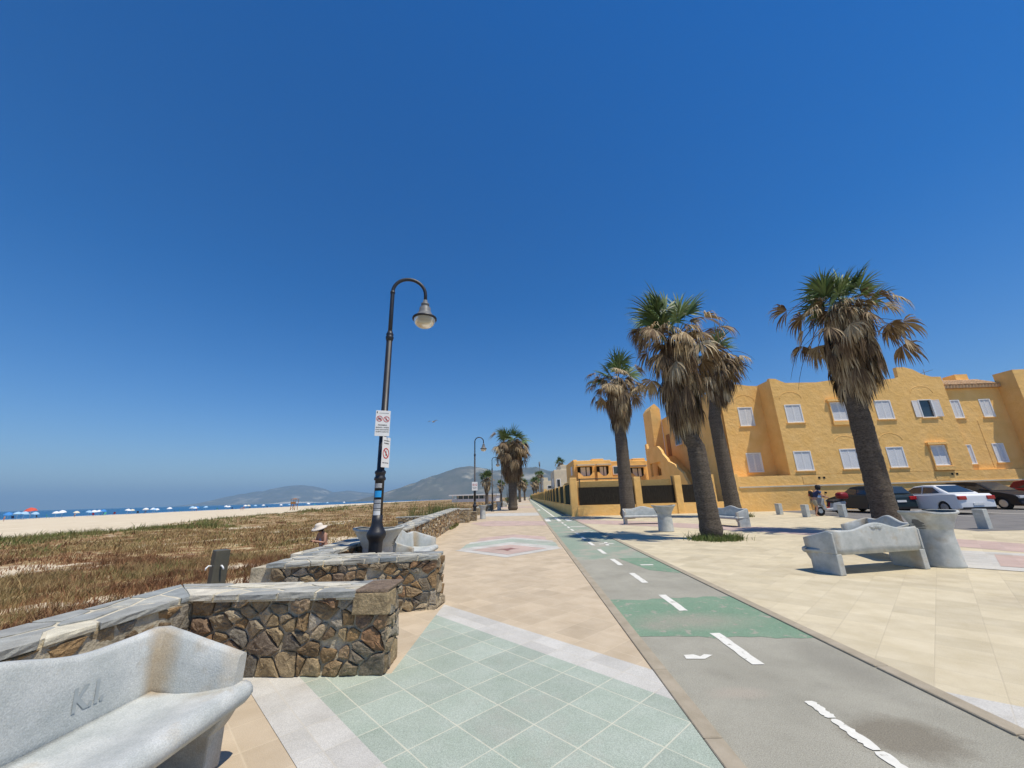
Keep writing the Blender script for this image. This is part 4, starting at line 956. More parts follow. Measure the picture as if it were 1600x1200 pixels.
# ------------------------------------------------------------------ dune vegetation (stuff)
def blades(name, pts, mt, seed, hrange, wscale=1.0, tintf=None, lean=1.1, per=1):
    q = np.random.default_rng(seed); V = []; Fc = []; T = []
    P = np.array(pts); n_ = len(P)
    hh = P[:, 3] * q.uniform(.55, 1.15, n_); az_ = q.uniform(0, 2 * PI, n_); ln = q.uniform(.1, lean, n_) * hh
    dx = np.cos(az_) * ln + 0.12 * hh; dy = np.sin(az_) * ln; wz_ = P[:, 4] * wscale; aw = q.uniform(0, PI, n_)
    wx = np.cos(aw) * wz_ / 2; wy = np.sin(aw) * wz_ / 2
    vv = np.empty((n_, 5, 3))
    for k, (s_, hs, ls) in enumerate(((-1, 0, 0), (1, 0, 0), (-.8, .55, .3), (.8, .55, .3), (0, 1, 1))):
        vv[:, k, 0] = P[:, 0] + wx * s_ + dx * ls; vv[:, k, 1] = P[:, 1] + wy * s_ + dy * ls; vv[:, k, 2] = P[:, 2] + hh * hs - (0.03 if k < 2 else 0)
    me = bpy.data.meshes.new(name); me.vertices.add(n_ * 5); me.vertices.foreach_set('co', vv.reshape(-1))
    base = np.arange(n_)[:, None] * 5
    loops = np.concatenate([base + np.array([0, 1, 3, 2]), base + np.array([2, 3, 4])], 1).reshape(-1)
    me.loops.add(n_ * 7); me.loops.foreach_set('vertex_index', loops.astype(np.int32))
    me.polygons.add(n_ * 2); st = (np.arange(n_)[:, None] * 7 + np.array([0, 4])).reshape(-1); me.polygons.foreach_set('loop_start', st.astype(np.int32)); me.polygons.foreach_set('loop_total', np.tile([4, 3], n_).astype(np.int32))
    me.update(calc_edges=True); me.materials.append(mt)
    a_ = me.attributes.new('tint', 'FLOAT', 'FACE'); a_.data.foreach_set('value', np.repeat(P[:, 5], 2).astype(np.float32))
    o = bpy.data.objects.new(name, me); col.objects.link(o); return o
q = random.Random(77); brown = []; tall = []
def clumps(N_, dmax, y0, y1, rr, kblades, wsc, ypw):
    c = 0; tries = 0
    while c < N_ and tries < N_ * 8:
        tries += 1
        y = y0 + (y1 - y0) * q.random() ** ypw; gx = grass_x(y); w0 = wall_x(y); lim = min(dmax, w0 - gx)
        d = 0.35 + (lim - .35) * q.random() ** 1.25; x = w0 - d
        if x / max(y, 1) < -1.75: continue
        if q.random() > veg_density(x, y) * (.35 + 1.1 * max(0, mnoise.noise(Vector((x * .5, y * .5, 3))) + .35)): continue
        t = d / (w0 - gx); c2 = mnoise.noise(Vector((x * .11, y * .11, 30))); r_ = q.uniform(*rr); u_ = q.random()
        green = (t > .74 and x < -14 and q.random() < .7) or (28 < y < 48 and x < -36)
        if green: tn0, hs = q.uniform(.08, .30), 1.5
        elif y > 20 or c2 > .27: tn0, hs = (q.uniform(.36, .56) if u_ < .75 else q.uniform(.18, .32) if u_ < .85 else q.uniform(.6, .9)), 1.0
        else: tn0, hs = (q.uniform(.70, .98) if u_ < .66 else q.uniform(.55, .70) if u_ < .92 else q.uniform(.25, .48)), 1.0
        hc = q.uniform(.14, .34) * hs * (0.8 + r_ * .4); kk = int(kblades * q.uniform(.6, 1.3))
        for _ in range(kk):
            a = q.uniform(0, 2 * PI); f = q.random() ** .6; bx, by = x + math.cos(a) * r_ * f, y + math.sin(a) * r_ * f * 1.2
            if bx > w0 - .12: continue
            brown.append((bx, by, terr(bx, by) if wsc < 2 else terr(x, y), hc * (1.15 - .75 * f * f) * q.uniform(.6, 1.2), .02 * wsc, min(1, max(0, tn0 + q.uniform(-.09, .09))))); 
        c += 1
clumps(1500, 15, 4, 19, (.18, .55), 70, .55, 1.0)
clumps(1300, 55, 9, 44, (.35, 1.0), 55, 1.3, 1.15)
clumps(1100, 85, 24, 120, (.6, 1.8), 36, 3.2, 1.3)
clumps(520, 140, 90, 420, (1.5, 4.0), 26, 9.0, 1.3)
for i in range(30000):
    y = 4 + 40 * q.random() ** 1.3; w0 = wall_x(y); d = .2 + 30 * q.random() ** 1.5; x = w0 - d
    if x / y < -1.75 or x < grass_x(y) or q.random() > veg_density(x, y) + .12: continue
    brown.append((x, y, terr(x, y), q.uniform(.03, .11), .014 + .0006 * y, q.uniform(.3, .95)))
tag(blades('dune_grass', brown, M['grass'], 1, None), kind='stuff'); bpy.data.objects['dune_grass']['label'] = 'dry brown and straw coloured dune grass between the walls and the beach'
reeds = []
for i in range(1300):
    x = -7.4 + q.gauss(0, 1) * .95; y = 34 + q.gauss(0, 1) * 1.8
    if x > wall_x(y) - .4 or x < -12.5: continue
    reeds.append((x, y, terr(x, y), q.uniform(1.0, 2.3), .045, q.uniform(.02, .24)))
for i in range(1100):
    y = q.uniform(34, 90); x = wall_x(y) - q.uniform(.8, 7); reeds.append((x, y, terr(x, y), q.uniform(.25, .55), .08, q.uniform(.1, .5)))
for (cx_, cy_) in ((-8.6, 30.0),):
    for i in range(60): reeds.append((cx_ + q.gauss(0, .12), cy_ + q.gauss(0, .1), -.8, q.uniform(1.6, 2.7), .035, q.uniform(.1, .3)))
tag(blades('reeds', reeds, M['grass'], 2, None, lean=.25), 'tall green reeds growing beyond the long stone wall', kind='stuff')
tuft = []
for i in range(1500):
    a = q.uniform(0, 2 * PI); r_ = abs(q.gauss(0.46, .14)); x = 6.08 + math.cos(a) * r_ * 1.25; y = 13.55 + math.sin(a) * r_
    tuft.append((x, y, 0, q.uniform(.08, .26), .018, q.uniform(.0, .2)))
for i in range(160): tuft.append((12.95 + q.gauss(0, .15), 24.25 + q.gauss(0, .1), 0, q.uniform(.1, .3), .03, q.uniform(.05, .3)))
for i in range(420):
    y = q.uniform(20.5, 24.0); tuft.append((interp(y, [17, 24], [-3.68, -4.15]) + abs(q.gauss(0, .06)), y, 0, q.uniform(.05, .2), .03, q.uniform(.05, .35)))
tag(blades('grass_tuft', tuft, M['grass'], 3, None, lean=.9), 'green grass growing around the nearest palm trunk and wall foot', kind='stuff')

exec_rest = True
# ------------------------------------------------------------------ ochre building
bd = empty('building', (17, 31, 0), 0, 'long two storey ochre apartment building with white shutters behind the car park', 'building')
OX, OY = 17.0, 31.0
def wallY(mb, x0, x1, z0, z1, Y, holes, mi=0, depth=.14, t=.3):
    """wall facing -Y with rectangular holes (hx0,hx1,hz0,hz1)"""
    xs_ = sorted({x0, x1, *[h[0] for h in holes], *[h[1] for h in holes]}); zs_ = sorted({z0, z1, *[h[2] for h in holes], *[h[3] for h in holes]})
    for a_, b_ in zip(xs_[:-1], xs_[1:]):
        for c_, d_ in zip(zs_[:-1], zs_[1:]):
            mx_, mz_ = (a_ + b_) / 2, (c_ + d_) / 2
            if any(h[0] < mx_ < h[1] and h[2] < mz_ < h[3] for h in holes): continue
            mb.add([(a_ - OX, Y - OY, c_), (b_ - OX, Y - OY, c_), (b_ - OX, Y - OY, d_), (a_ - OX, Y - OY, d_)], [(0, 1, 2, 3)], mi)
    for h in holes:
        a_, b_, c_, d_ = h; a_ -= OX; b_ -= OX; y0, y1 = Y - OY, Y - OY + depth
        mb.add([(a_, y0, c_), (b_, y0, c_), (b_, y0, d_), (a_, y0, d_), (a_, y1, c_), (b_, y1, c_), (b_, y1, d_), (a_, y1, d_)], [(0, 4, 5, 1), (1, 5, 6, 2), (2, 6, 7, 3), (3, 7, 4, 0)], mi)
def window(x0, x1, z0, z1, Y, half=False, box=False, openw=False):
    root = bpy.data.objects.new('window', None); col.objects.link(root); root.parent = bd; root.location = (x0 - OX, Y - OY, z0)
    W, Hh = x1 - x0, z1 - z0
    mb = MB(); f = .055; yb = .05
    for bx in ((-f * .3, f, 0, Hh), (W - f, W + f * .3, 0, Hh)): mb.box(bx[0], bx[1], -0.03, yb + .04, bx[2], bx[3])
    mb.box(f, W - f, -0.03, yb + .04, Hh - f, Hh); mb.box(f, W - f, -0.03, yb + .04, 0, f); mb.build('frame', M['shutter'], root)
    mb = MB(); mb.box(-.12, W + .12, -.09, .0, -.07, -.004); mb.build('sill', M['orange'], root)
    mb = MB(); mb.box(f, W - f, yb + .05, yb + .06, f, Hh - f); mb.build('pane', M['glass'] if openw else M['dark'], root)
    def leaf(a_, b_, Mx=None):
        mb = MB(); e_ = .04
        mb.box(a_, a_ + e_, 0, .035, f, Hh - f, M=Mx); mb.box(b_ - e_, b_, 0, .035, f, Hh - f, M=Mx); mb.box(a_ + e_, b_ - e_, 0, .035, f, f + e_, M=Mx); mb.box(a_ + e_, b_ - e_, 0, .035, Hh - f - e_, Hh - f, M=Mx)
        n_ = 22
        for i in range(n_):
            z = lerp(f + e_ + .01, Hh - f - e_ - .01, (i + .5) / n_); dz = (Hh - 2 * f - 2 * e_) / n_ * .42
            vs_ = [(a_ + e_, .006, z - dz), (b_ - e_, .006, z - dz), (b_ - e_, .018, z + dz), (a_ + e_, .018, z + dz)]
            if Mx is not None: vs_ = [Mx @ Vector(p) for p in vs_]
            mb.add(vs_, [(0, 1, 2, 3)])
        mb.build('shutter', M['shutter'], root)
    if openw:
        leaf(0, W / 2, Matrix.Translation((-W / 2 - .02, -.06, 0)) @ Matrix.Rotation(R(6), 4, 'Z')); leaf(0, W / 2, Matrix.Translation((W + .02, -.03, 0)) @ Matrix.Rotation(R(-6), 4, 'Z'))
    else:
        leaf(f, W / 2 - .005); leaf(W / 2 + .005, W - f)
    if box:
        mb = MB(); mb.box(-.22, W + .22, -.20, 0, Hh + .05, Hh + .22); mb.box(-.16, W + .16, -.16, 0, -.34, -.09); mb.box(-.1, 0 - .02, -.10, 0, -.08, Hh + .05); mb.box(W + .02, W + .1, -.10, 0, -.08, Hh + .05)
        mb.build('surround', M['orange'], root)
YF = 30.2; YR = 31.8
UP = [(20.50, 21.72, 6.44, 7.88), (23.98, 25.18, 6.48, 7.94), (27.38, 28.60, 6.48, 7.97), (30.72, 31.72, 6.50, 7.92)]
LO = [(20.36, 21.62, 2.80, 4.26), (23.80, 25.06, 2.84, 4.32), (27.24, 28.46, 2.84, 4.36), (30.46, 31.56, 2.90, 4.38)]
mb = MB()
wallY(mb, 19.8, 33.1, 2.52, 9.1, YF, UP + LO)
# parapet of the middle block (wavy top), closed prism
prof = [(19.8, 9.1), (33.1, 9.1), (33.1, 9.72), (32.4, 9.74), (31.7, 10.0), (31.1, 10.42), (30.5, 10.62), (29.9, 10.62), (29.85, 9.82), (29.55, 9.72), (28.4, 9.62), (27.4, 9.62), (26.2, 9.62), (25.4, 9.72), (24.9, 9.78), (24.3, 9.72), (23.4, 9.62), (21.0, 9.66), (20.6, 9.85), (20.3, 10.02), (19.8, 10.06)]
mb.prism([(x - OX, z) for x, z in prof], YF - OY, YF - OY + .3, ax='y')
R7 = [(35.55, 36.38, 6.44, 7.86), (33.25, 33.95, 6.42, 7.86)]; L7 = [(35.30, 36.12, 3.0, 4.42), (33.0, 33.72, 2.94, 4.38)]
wallY(mb, 33.1, 37.4, 2.52, 8.75, YF + .25, [R7[0], (33.35, 34.05, 6.42, 7.86), L7[0], (33.1, 33.75, 2.94, 4.38)])
mb.box(33.1 - OX, 33.102 - OX, YF - OY, YF - OY + .25, 2.52, 9.1)
# right block
prof = [(37.4, 2.52), (44, 2.52), (44, 10.1), (40.5, 10.1), (39.6, 10.05), (38.9, 9.82), (37.4, 9.8)]
mb.prism([(x - OX, z) for x, z in prof], YF - OY - 1.0, YF - OY + .3, ax='y')
# left recessed block
U1 = (17.0 * 1.045, 18.1 * 1.045, 6.55, 8.12); L1 = (16.95 * 1.045, 18.05 * 1.045, 2.86, 4.38)
wallY(mb, 16.5, 19.8, 2.4, 9.3, YR, [U1, L1])
mb.prism([(x - OX, z) for x, z in [(16.5, 9.3), (19.8, 9.3), (19.8, 9.9), (19.0, 9.95), (18.2, 10.1), (17.4, 10.15), (16.5, 10.1)]], YR - OY, YR - OY + .3, ax='y')
# side of projecting block, left side of the house, back, roof
mb.box(19.797 - OX, 20.0 - OX, YF - OY + .2, 2.0, 2.5, 9.95); mb.box(19.797 - OX, 19.80 - OX, YF - OY + .002, YF - OY + .22, 2.5, 9.1)
mb.box(16.5 - OX, 16.8 - OX, YR - OY + .3, 46 - OY, 0, 9.9)
mb.box(16.8 - OX, 44 - OX, YR - OY + .4, 46 - OY, 8.7, 8.75)
mb.box(43.9 - OX, 44 - OX, YF - OY, 46 - OY, 0, 9.9); mb.box(16.8 - OX, 43.9 - OX, 45.9 - OY, 46 - OY, 0, 9.6)
# plinth storey with cream ledge line
mb.box(15.85 - OX, 44 - OX, YF - OY - .02, YR - OY + .02, -.5, 2.5)
mb.build('wall', M['orange'], bd)
mb = MB(); mb.box(15.84 - OX, 44 - OX, YF - OY - .10, YF - OY - .022, 1.68, 1.78); mb.build('ledge', M['cream'], bd)
# tower and wall pieces by the stairs
mb = MB(); mb.box(15.35 - OX, 16.5 - OX, 46.05 - OY, 49 - OY, 0, 11.2)
mb.prism([(15.35 - OX, 11.2), (16.5 - OX, 11.2), (16.2 - OX, 11.6), (15.9 - OX, 11.9), (15.6 - OX, 11.6)], 46.05 - OY, 49 - OY, ax='y'); mb.build('tower', M['orange'], bd)
# side window and door (facing -X)
mb = MB(); mb.box(16.44 - OX, 16.49 - OX, 44.1 - OY, 45.1 - OY, 5.4, 7.9); mb.build('door', M['wood'], bd)
mb = MB(); mb.box(16.45 - OX, 16.49 - OX, 40.9 - OY, 42.4 - OY, 6.4, 8.1); wn = mb.build('side_window', M['glass'], bd)
mb = MB()
for y0, y1, z0, z1 in ((40.8, 40.9, 6.3, 8.2), (42.4, 42.5, 6.3, 8.2), (40.9, 42.4, 6.3, 6.4), (40.9, 42.4, 8.1, 8.2)): mb.box(16.40 - OX, 16.49 - OX, y0 - OY, y1 - OY, z0, z1)
mb.build('frame', M['whitewash'], wn)
# outside stair
mb = MB()
st = [(35.4, 0), (46.4, 0), (46.4, 7.0), (45.9, 7.05), (45.7, 6.45), (43.6, 6.4), (42.3, 6.35), (41.2, 5.75), (40.9, 5.35), (39.9, 4.8), (39.6, 4.5), (37.9, 4.05), (37.6, 3.75), (36.35, 3.2), (36.1, 2.8), (35.4, 2.1)]
# split around the opening (41.9..45.9, 3.28..4.7)
for poly in ([(35.4, 0), (41.9, 0), (41.9, 6.15), (41.2, 5.75), (40.9, 5.35), (39.9, 4.8), (39.6, 4.5), (37.9, 4.05), (37.6, 3.75), (36.35, 3.2), (36.1, 2.8), (35.4, 2.1)], [(41.9, 0), (45.4, 0), (45.4, 3.28), (41.9, 3.28)], [(41.9, 4.7), (45.4, 4.7), (45.4, 6.43), (43.6, 6.4), (42.3, 6.35), (41.9, 6.15)], [(45.4, 0), (46.4, 0), (46.4, 7.0), (45.9, 7.05), (45.7, 6.45), (45.4, 6.43)]):
    mb.prism([(y - OY, z) for y, z in poly], 14.3 - OX, 14.55 - OX, ax='x')
for i in range(16):
    y = 36.2 + i * .46; z = 1.4 + i * .26; mb.box(14.56 - OX, 16.44 - OX, y - OY, y + .5 - OY, z - 1.0, z)
mb.box(14.56 - OX, 16.44 - OX, 43.5 - OY, 46.0 - OY, 5.1, 5.35)
mb.build('outside_stair', M['orange'], bd)
for h in UP[:1] + UP[2:3]: window(*h, YF)
window(*UP[1], YF, box=True); window(*UP[3], YF, openw=True)
for h in LO[:3]: window(*h, YF)
window(*LO[3], YF, box=True); window(*R7[0], YF + .25); window(33.35, 34.05, 6.42, 7.86, YF + .25); window(*L7[0], YF + .25); window(33.1, 33.75, 2.94, 4.38, YF + .25)
window(*U1, YR); window(*L1, YR); window(39.0, 40.2, 6.5, 7.9, YF - 1.0); window(39.0, 40.2, 2.95, 4.4, YF - 1.0)
# arched relief mouldings above windows
mb = MB()
for (xm, z) in ((21.1, 8.35), (31.2, 8.45), (24.4, 4.75), (27.8, 4.85), (17.6 * 1.045, 8.6)):
    yy = (YF if xm > 19 else YR) - OY - .0
    mb = MB(); pth = [(xm - OX + .85 * math.cos(a), yy, z + .55 * math.sin(a)) for a in np.linspace(0, PI, 15)]; mb.tube(pth, .018, 6); mb.build('plaster_moulding', M['orange'], bd)
for x in (33.35, 34.9): mb = MB(); mb.box(x - OX, x + .08 - OX, YF + .25 - OY - .02, YF + .25 - OY, 2.7, 6.2); mb.build('plaster_strip', M['orange'], bd)
# tiled roof strip
mb = MB(); q = random.Random(9)
for i in range(17):
    x = 33.3 - OX + i * .245
    for k in range(4):
        mb.tube([(x, YF - OY - .05 + k * .34, 9.0 + k * .17), (x, YF - OY + .33 + k * .34, 9.19 + k * .17)], .075, 8, tint=q.random())
mb.box(33.12 - OX, 37.38 - OX, YF - OY + .0, YF - OY + 1.3, 8.76, 8.98)
mb.build('tiled_roof', M['rooftile'], bd)
mb = MB(); mb.box(33.12 - OX, 37.38 - OX, YF - OY + 1.3, YF - OY + 3, 8.76, 9.75); mb.box(36.0 - OX, 37.0 - OX, YF - OY + 1.6, YF - OY + 2.6, 9.75, 10.3); mb.build('roof_parapet', M['orange'], bd)
mb = MB()
mb.tube([(34.9 - OX, 2.0, 9.7), (34.9 - OX, 2.0, 11.2)], .025, 6)
mb.tube([(34.1 - OX, 2.0, 10.7), (35.6 - OX, 2.2, 11.1)], .02, 5)
for k in range(7): t = k / 6; x = lerp(34.1, 35.6, t) - OX; mb.tube([(x, 1.7 + .2 * t, lerp(10.7, 11.1, t)), (x, 2.4 + .2 * t, lerp(10.7, 11.1, t))], .014, 4)
mb.build('antenna', M['lampgrey'], bd)
mb = MB()
for x in (26.0, 27.2, 28.6, 29.6): mb.tube([(x - OX, .2, 9.3), (x - OX, .2, 10.05)], .02, 5)
mb.tube([(26.0 - OX, .2, 10.05), (29.7 - OX, .2, 10.05)], .025, 5); mb.build('roof_rail', M['lampgrey'], bd)
# meter boxes and vents on the plinth
for x in (20.6, 30.2):
    mb = MB(); mb.box(x - OX, x + .95 - OX, YF - OY - .045, YF - OY - .024, 1.86, 2.42); mb.build('meter_box', M['orange'], bd)
    mb = MB(); mb.box(x + 1.15 - OX, x + 1.3 - OX, YF - OY - .04, YF - OY - .024, 2.2, 2.33); mb.box(x + 1.5 - OX, x + 1.65 - OX, YF - OY - .04, YF - OY - .024, 2.2, 2.33); mb.build('vent', M['dark'], bd)
mb = MB(); mb.tube([(20.95 - OX, YF - OY - .1, 0.2), (20.95 - OX, YF - OY - .1, 1.4)], .05, 6); mb.box(20.9 - OX, 21.6 - OX, YF - OY - .16, YF - OY - .06, 1.0, 1.12); mb.build('gas_pipe', M['orange'], bd)

# ------------------------------------------------------------------ yellow fence with pillars
M['fencepaint'] = M['orange']
def fence_front():
    r = empty('fence', (3.6, 30.2, 0), 0, 'ochre garden fence with dark reed screens facing the plaza', 'fence')
    ox, oy = 3.6, 30.2
    mb = MB(); mb.box(3.7 - ox, 15.8 - ox, 0, .3, -.3, .76); mb.build('low_wall', M['orange'], r)
    for x0, x1 in ((3.98, 8.1), (8.65, 11.1), (11.65, 13.5)):
        mb = MB(); mb.box(x0 - ox, x1 - ox, .12, .16, .78, 2.05); mb.build('reed_screen', M['reed_d'], r)
    for x in (8.15, 11.15, 13.6, 15.4):
        mb = MB(); mb.box(x - ox, x + .5 - ox, -.05, .36, -.2, 2.72); bevel(mb.build('pillar', M['orange'], r), .03, 2)
    mb = MB()
    for x in (4.1, 8.05, 8.7, 11.05): mb.box(x - .04 - ox, x + .04 - ox, .17, .23, .76, 2.7)
    mb.box(4.0 - ox, 8.1 - ox, .17, .22, 2.62, 2.70); mb.build('rail', M['post'], r)
    mb = MB(); mb.box(4.0 - ox, 11.1 - ox, .55, .62, .5, 2.5); mb.build('bamboo_panel', M['reed'], r)
fence_front()
r = empty('fence', (3.5, 30.2, 0), 0, 'long ochre fence with regular pilasters beside the cycle path', 'fence')
mb = MB(); mb.box(-.1, .16, .3, 230, -.3, .76); mb.build('low_wall', M['orange'], r)
mb = MB(); mb.box(0.04, .10, .3, 230, .78, 2.35); mb.build('hedge_screen', M['hedge'], r)
y = 6.0; k = 0
mb = MB(); mb.box(-.16, .36, -.06, .5, -.3, 2.78); bevel(mb.build('pillar', M['orange'], r), .03, 2)
while y < 225:
    big = (k % 8 == 7); mb = MB()
    if big: mb.box(-.16, .36, y, y + .55, -.3, 2.75)
    else: mb.box(-.10, .17, y, y + .32, .765, 2.4)
    mb.build('pillar' if big else 'pilaster', M['orange'], r); y += 5.4; k += 1

# ------------------------------------------------------------------ far houses
def house(name_label, x0, x1, Y, D, H_, mt, wins, extra=None):
    r = empty('house', (x0, Y, 0), 0, name_label, 'house')
    W = x1 - x0; mb = MB(); mb.box(0, W, 0, D, -.5, H_)
    for (a_, b_, h) in (extra or []): mb.box(a_, b_, .2, D - .2, H_ - .02, H_ + h)
    bevel(mb.build('wall', mt, r), .05, 1)
    for (a_, b_, c_, d_, kind) in wins:
        if kind == 'win':
            mb = MB(); mb.box(a_, b_, -.05, .0 - .005, c_, d_); f = mb.build('window', M['shutter'], r)
            mb = MB(); mb.box(a_ + .12, b_ - .12, -.07, -.052, c_ + .12, d_ - .12); mb.build('pane', M['glass'], f)
        elif kind == 'bal':
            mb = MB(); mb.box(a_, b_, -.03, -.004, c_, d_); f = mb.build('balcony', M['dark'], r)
            mb = MB(); mb.box(a_ + .4, a_ + (b_ - a_) * .55, -.06, -.032, c_ + .1, d_ - .1); mb.box(a_ + (b_ - a_) * .62, b_ - .3, -.06, -.032, c_ + .1, d_ - .1); mb.build('balcony_door', M['whitewash'], f)
            mb = MB(); mb.box(a_ - .1, b_ + .1, -1.0, -.9, c_ - .6, c_ + .02); mb.box(a_ - .1, b_ + .1, -.9, 0, c_ - .6, c_ - .45); mb.prism([(a_ - .1, c_ + .02), (a_ + .6, c_ + .02), (a_ + .4, c_ + .18), (a_ + .15, c_ + .45), (a_ - .1, c_ + .5)], -.99, -.91, ax='y'); mb.prism([(b_ - .5, c_ + .02), (b_ + .1, c_ + .02), (b_ + .1, c_ + .5), (b_ - .1, c_ + .45), (b_ - .3, c_ + .18)], -.99, -.91, ax='y'); mb.build('parapet', mt, f)
            mb = MB(); mb.box(a_ - .1, b_ + .2, -1.1, -.05, d_ + .05, d_ + .22); mb.build('awning', M['cream'], f)
        elif kind == 'side':
            mb = MB(); mb.box(-.05, -.005, a_, b_, c_, d_); mb.build('window', M['shutter'], r)
    return r
house('ochre terrace house with balconies behind the reed screens, next to the fence corner', 6.15, 10.9, 50, 9, 5.7, M['orange'], [(.45, 2.3, 3.7, 4.95, 'bal'), (2.85, 4.35, 3.7, 4.95, 'bal'), (1.5, 2.8, 4.0, 5.1, 'side')], [(0, .5, .15), (2.4, 3.9, .2)])
house('ochre terrace house further right, seen past the leftmost plaza palm', 10.95, 15.6, 51, 9, 5.6, M['orange'], [(.3, 1.1, 3.9, 5.0, 'win'), (2.4, 4.2, 3.5, 4.7, 'bal')], [(3.0, 4.6, .3)])
house('ochre house between the terrace and the outside stair', 15.7, 20.5, 56, 9, 5.9, M['orange'], [(.5, 1.3, 3.4, 4.9, 'win'), (2.0, 2.8, 3.4, 4.9, 'win')])
house('low ochre ground floor terrace wall with pale awning behind the fence', 4.6, 10.6, 42, 6, 2.9, M['orange'], [(1.0, 4.5, 1.2, 2.4, 'bal')])
house('cream house with white tower left of the ochre terraces', 5.5, 8.2, 76, 10, 6.3, M['cream'], [(.4, 1.2, 3.0, 4.6, 'win'), (2, 5, 3.2, 4.8, 'side')], [(1.3, 2.6, .9)])
house('cream low house furthest along the fence', 4.9, 9.2, 112, 12, 5.6, M['cream'], [(1.2, 2.6, 3.4, 4.4, 'win'), (2, 6, 3.4, 4.6, 'side')], [(.2, 1.4, .9)])
ms = empty('radio_mast', (9.6, 260, 0), 0, 'thin lattice radio mast on the skyline above the cream houses', 'mast')
mb = MB(); 
for dx, dy in ((-.4, -.3), (.4, -.3), (0, .4)): mb.tube([(dx, dy, 0), (dx * .5, dy * .5, 22)], .07, 5)
for k in range(22): z = k; f = 1 - k / 44; mb.tube([(-.4 * f, -.3 * f, z), (.4 * f, -.3 * f, z + 1), (0, .4 * f, z + 1.5)], .04, 4)
mb.build('lattice', M['lampgrey'], ms)
mb = MB(); mb.lathe([(.45, 20.5), (.45, 23.5)], 10); mb.build('antenna', M['lampgrey'], ms)
# shoulder of hedge / clutter at end of promenade
hb = []
for i in range(2600):
    y = q.uniform(230, 330); x = q.uniform(3.4, 12) if i % 3 else q.uniform(-12, -5.6); hb.append((x, y, 0 if x > 0 else -.8, q.uniform(1.0, 3.2), .5, q.uniform(0, .22)))
tag(blades('hedge', hb, M['grass'], 12, None), 'dark green hedge mass at the far end of the promenade', kind='stuff')

# ------------------------------------------------------------------ beach bar, tower, umbrellas, bathers
bb = empty('beach_bar', (-31, 172, 0.0), R(-6), 'long low white beach bar below the hills', 'building')
mb = MB(); mb.box(-1, 18.5, 0, 8, 0, 1.2); mb.box(-2, 19, -1.2, 9, 2.6, 3.1); mb.box(13.5, 18.5, 0.05, 7.9, 1.2, 2.6); mb.build('wall', M['whitewash'], bb)
for i in range(7): mb = MB(); mb.box(-.8 + 2.3 * i, -.55 + 2.3 * i, .1, .35, 1.2, 2.6); mb.build('column', M['whitewash'], bb)
mb = MB(); mb.box(0, 13, 4, 4.1, 1.2, 2.6); mb.build('window_band', M['glass'], bb)
x, z = at_px(454, 793, 150)
tw = empty('lifeguard_tower', (-88, 150, -1.3), 0, 'dark wooden lifeguard tower standing on the far sand', 'tower')
mb = MB()
for sx in (-1, 1):
    for sy in (-1, 1): mb.tube([(sx * .9, sy * .9, -.3), (sx * .7, sy * .7, 2.6)], .11, 6)
mb.tube([(-.9, -.9, .3), (.8, -.8, 2.2)], .06, 5); mb.tube([(.9, -.9, .3), (-.8, -.8, 2.2)], .06, 5); mb.build('tower_frame', M['wood'], tw)
mb = MB(); mb.box(-.95, .95, -.95, .95, 2.5, 2.62); mb.box(-.95, .95, -.95, -.88, 2.62, 3.3); mb.build('platform', M['wood'], tw)
mb = MB(); mb.add([(-1.1, -1.1, 4.2), (1.1, -1.1, 4.2), (1.1, 1.1, 4.2), (-1.1, 1.1, 4.2), (0, 0, 4.6)], [(0, 1, 4), (1, 2, 4), (2, 3, 4), (3, 0, 4), (3, 2, 1, 0)]); mb.build('roof', M['wood'], tw)
mb = MB(); 
for sx in (-1, 1):
    for sy in (-1, 1): mb.box(sx * .9 - .05, sx * .9 + .05, sy * .9 - .05, sy * .9 + .05, 2.6, 4.2)
mb.build('roof_post', M['wood'], tw)

ucol = {'white': (.78, .79, .80), 'pale blue': (.35, .55, .75), 'blue': (.06, .25, .6), 'red': (.62, .10, .06), 'cream': (.7, .65, .5), 'green': (.1, .4, .25)}
for k, c in ucol.items(): M['u_' + k] = mat('umbrella_%s' % k.replace(' ', '_'), c, rough=.8)
protos = {}
def make_umb(k):
    r = empty('beach_umbrella'); mb = MB(); n_ = 10
    rim = [(1.05 * math.cos(2 * PI * j / n_), 1.05 * math.sin(2 * PI * j / n_), 1.60 - .06 * (j % 2)) for j in range(n_)]
    mid = [(.65 * math.cos(2 * PI * j / n_), .65 * math.sin(2 * PI * j / n_), 2.08) for j in range(n_)]
    mb.rings([rim, mid, [(.05 * math.cos(2 * PI * j / n_), .05 * math.sin(2 * PI * j / n_), 2.32) for j in range(n_)]], cap0=False, smooth=False)
    mb.build('canopy', M['u_' + k], r)
    mb = MB(); mb.tube([(0, 0, 0), (0, 0, 2.15)], .025, 5); mb.build('pole', M['signwhite'], r)
    return r
ux = [(19, 'pale blue'), (28, 'blue'), (41, 'pale blue'), (53, 'red'), (64, 'white'), (71, 'pale blue'), (90, 'white'), (122, 'pale blue'), (132, 'white'), (139, 'cream'), (156, 'blue'), (162, 'white'), (181, 'white'), (192, 'cream'), (207, 'white'), (219, 'pale blue'),
      (229, 'white'), (235, 'white'), (258, 'blue'), (266, 'white'), (285, 'pale blue'), (292, 'white'), (306, 'white'), (312, 'blue'), (334, 'pale blue'), (345, 'white'), (362, 'white'), (374, 'cream'), (388, 'white'), (393, 'pale blue'), (410, 'white'), (430, 'white'), (446, 'pale blue'), (470, 'white'), (487, 'white'), (505, 'pale blue'), (530, 'white')]
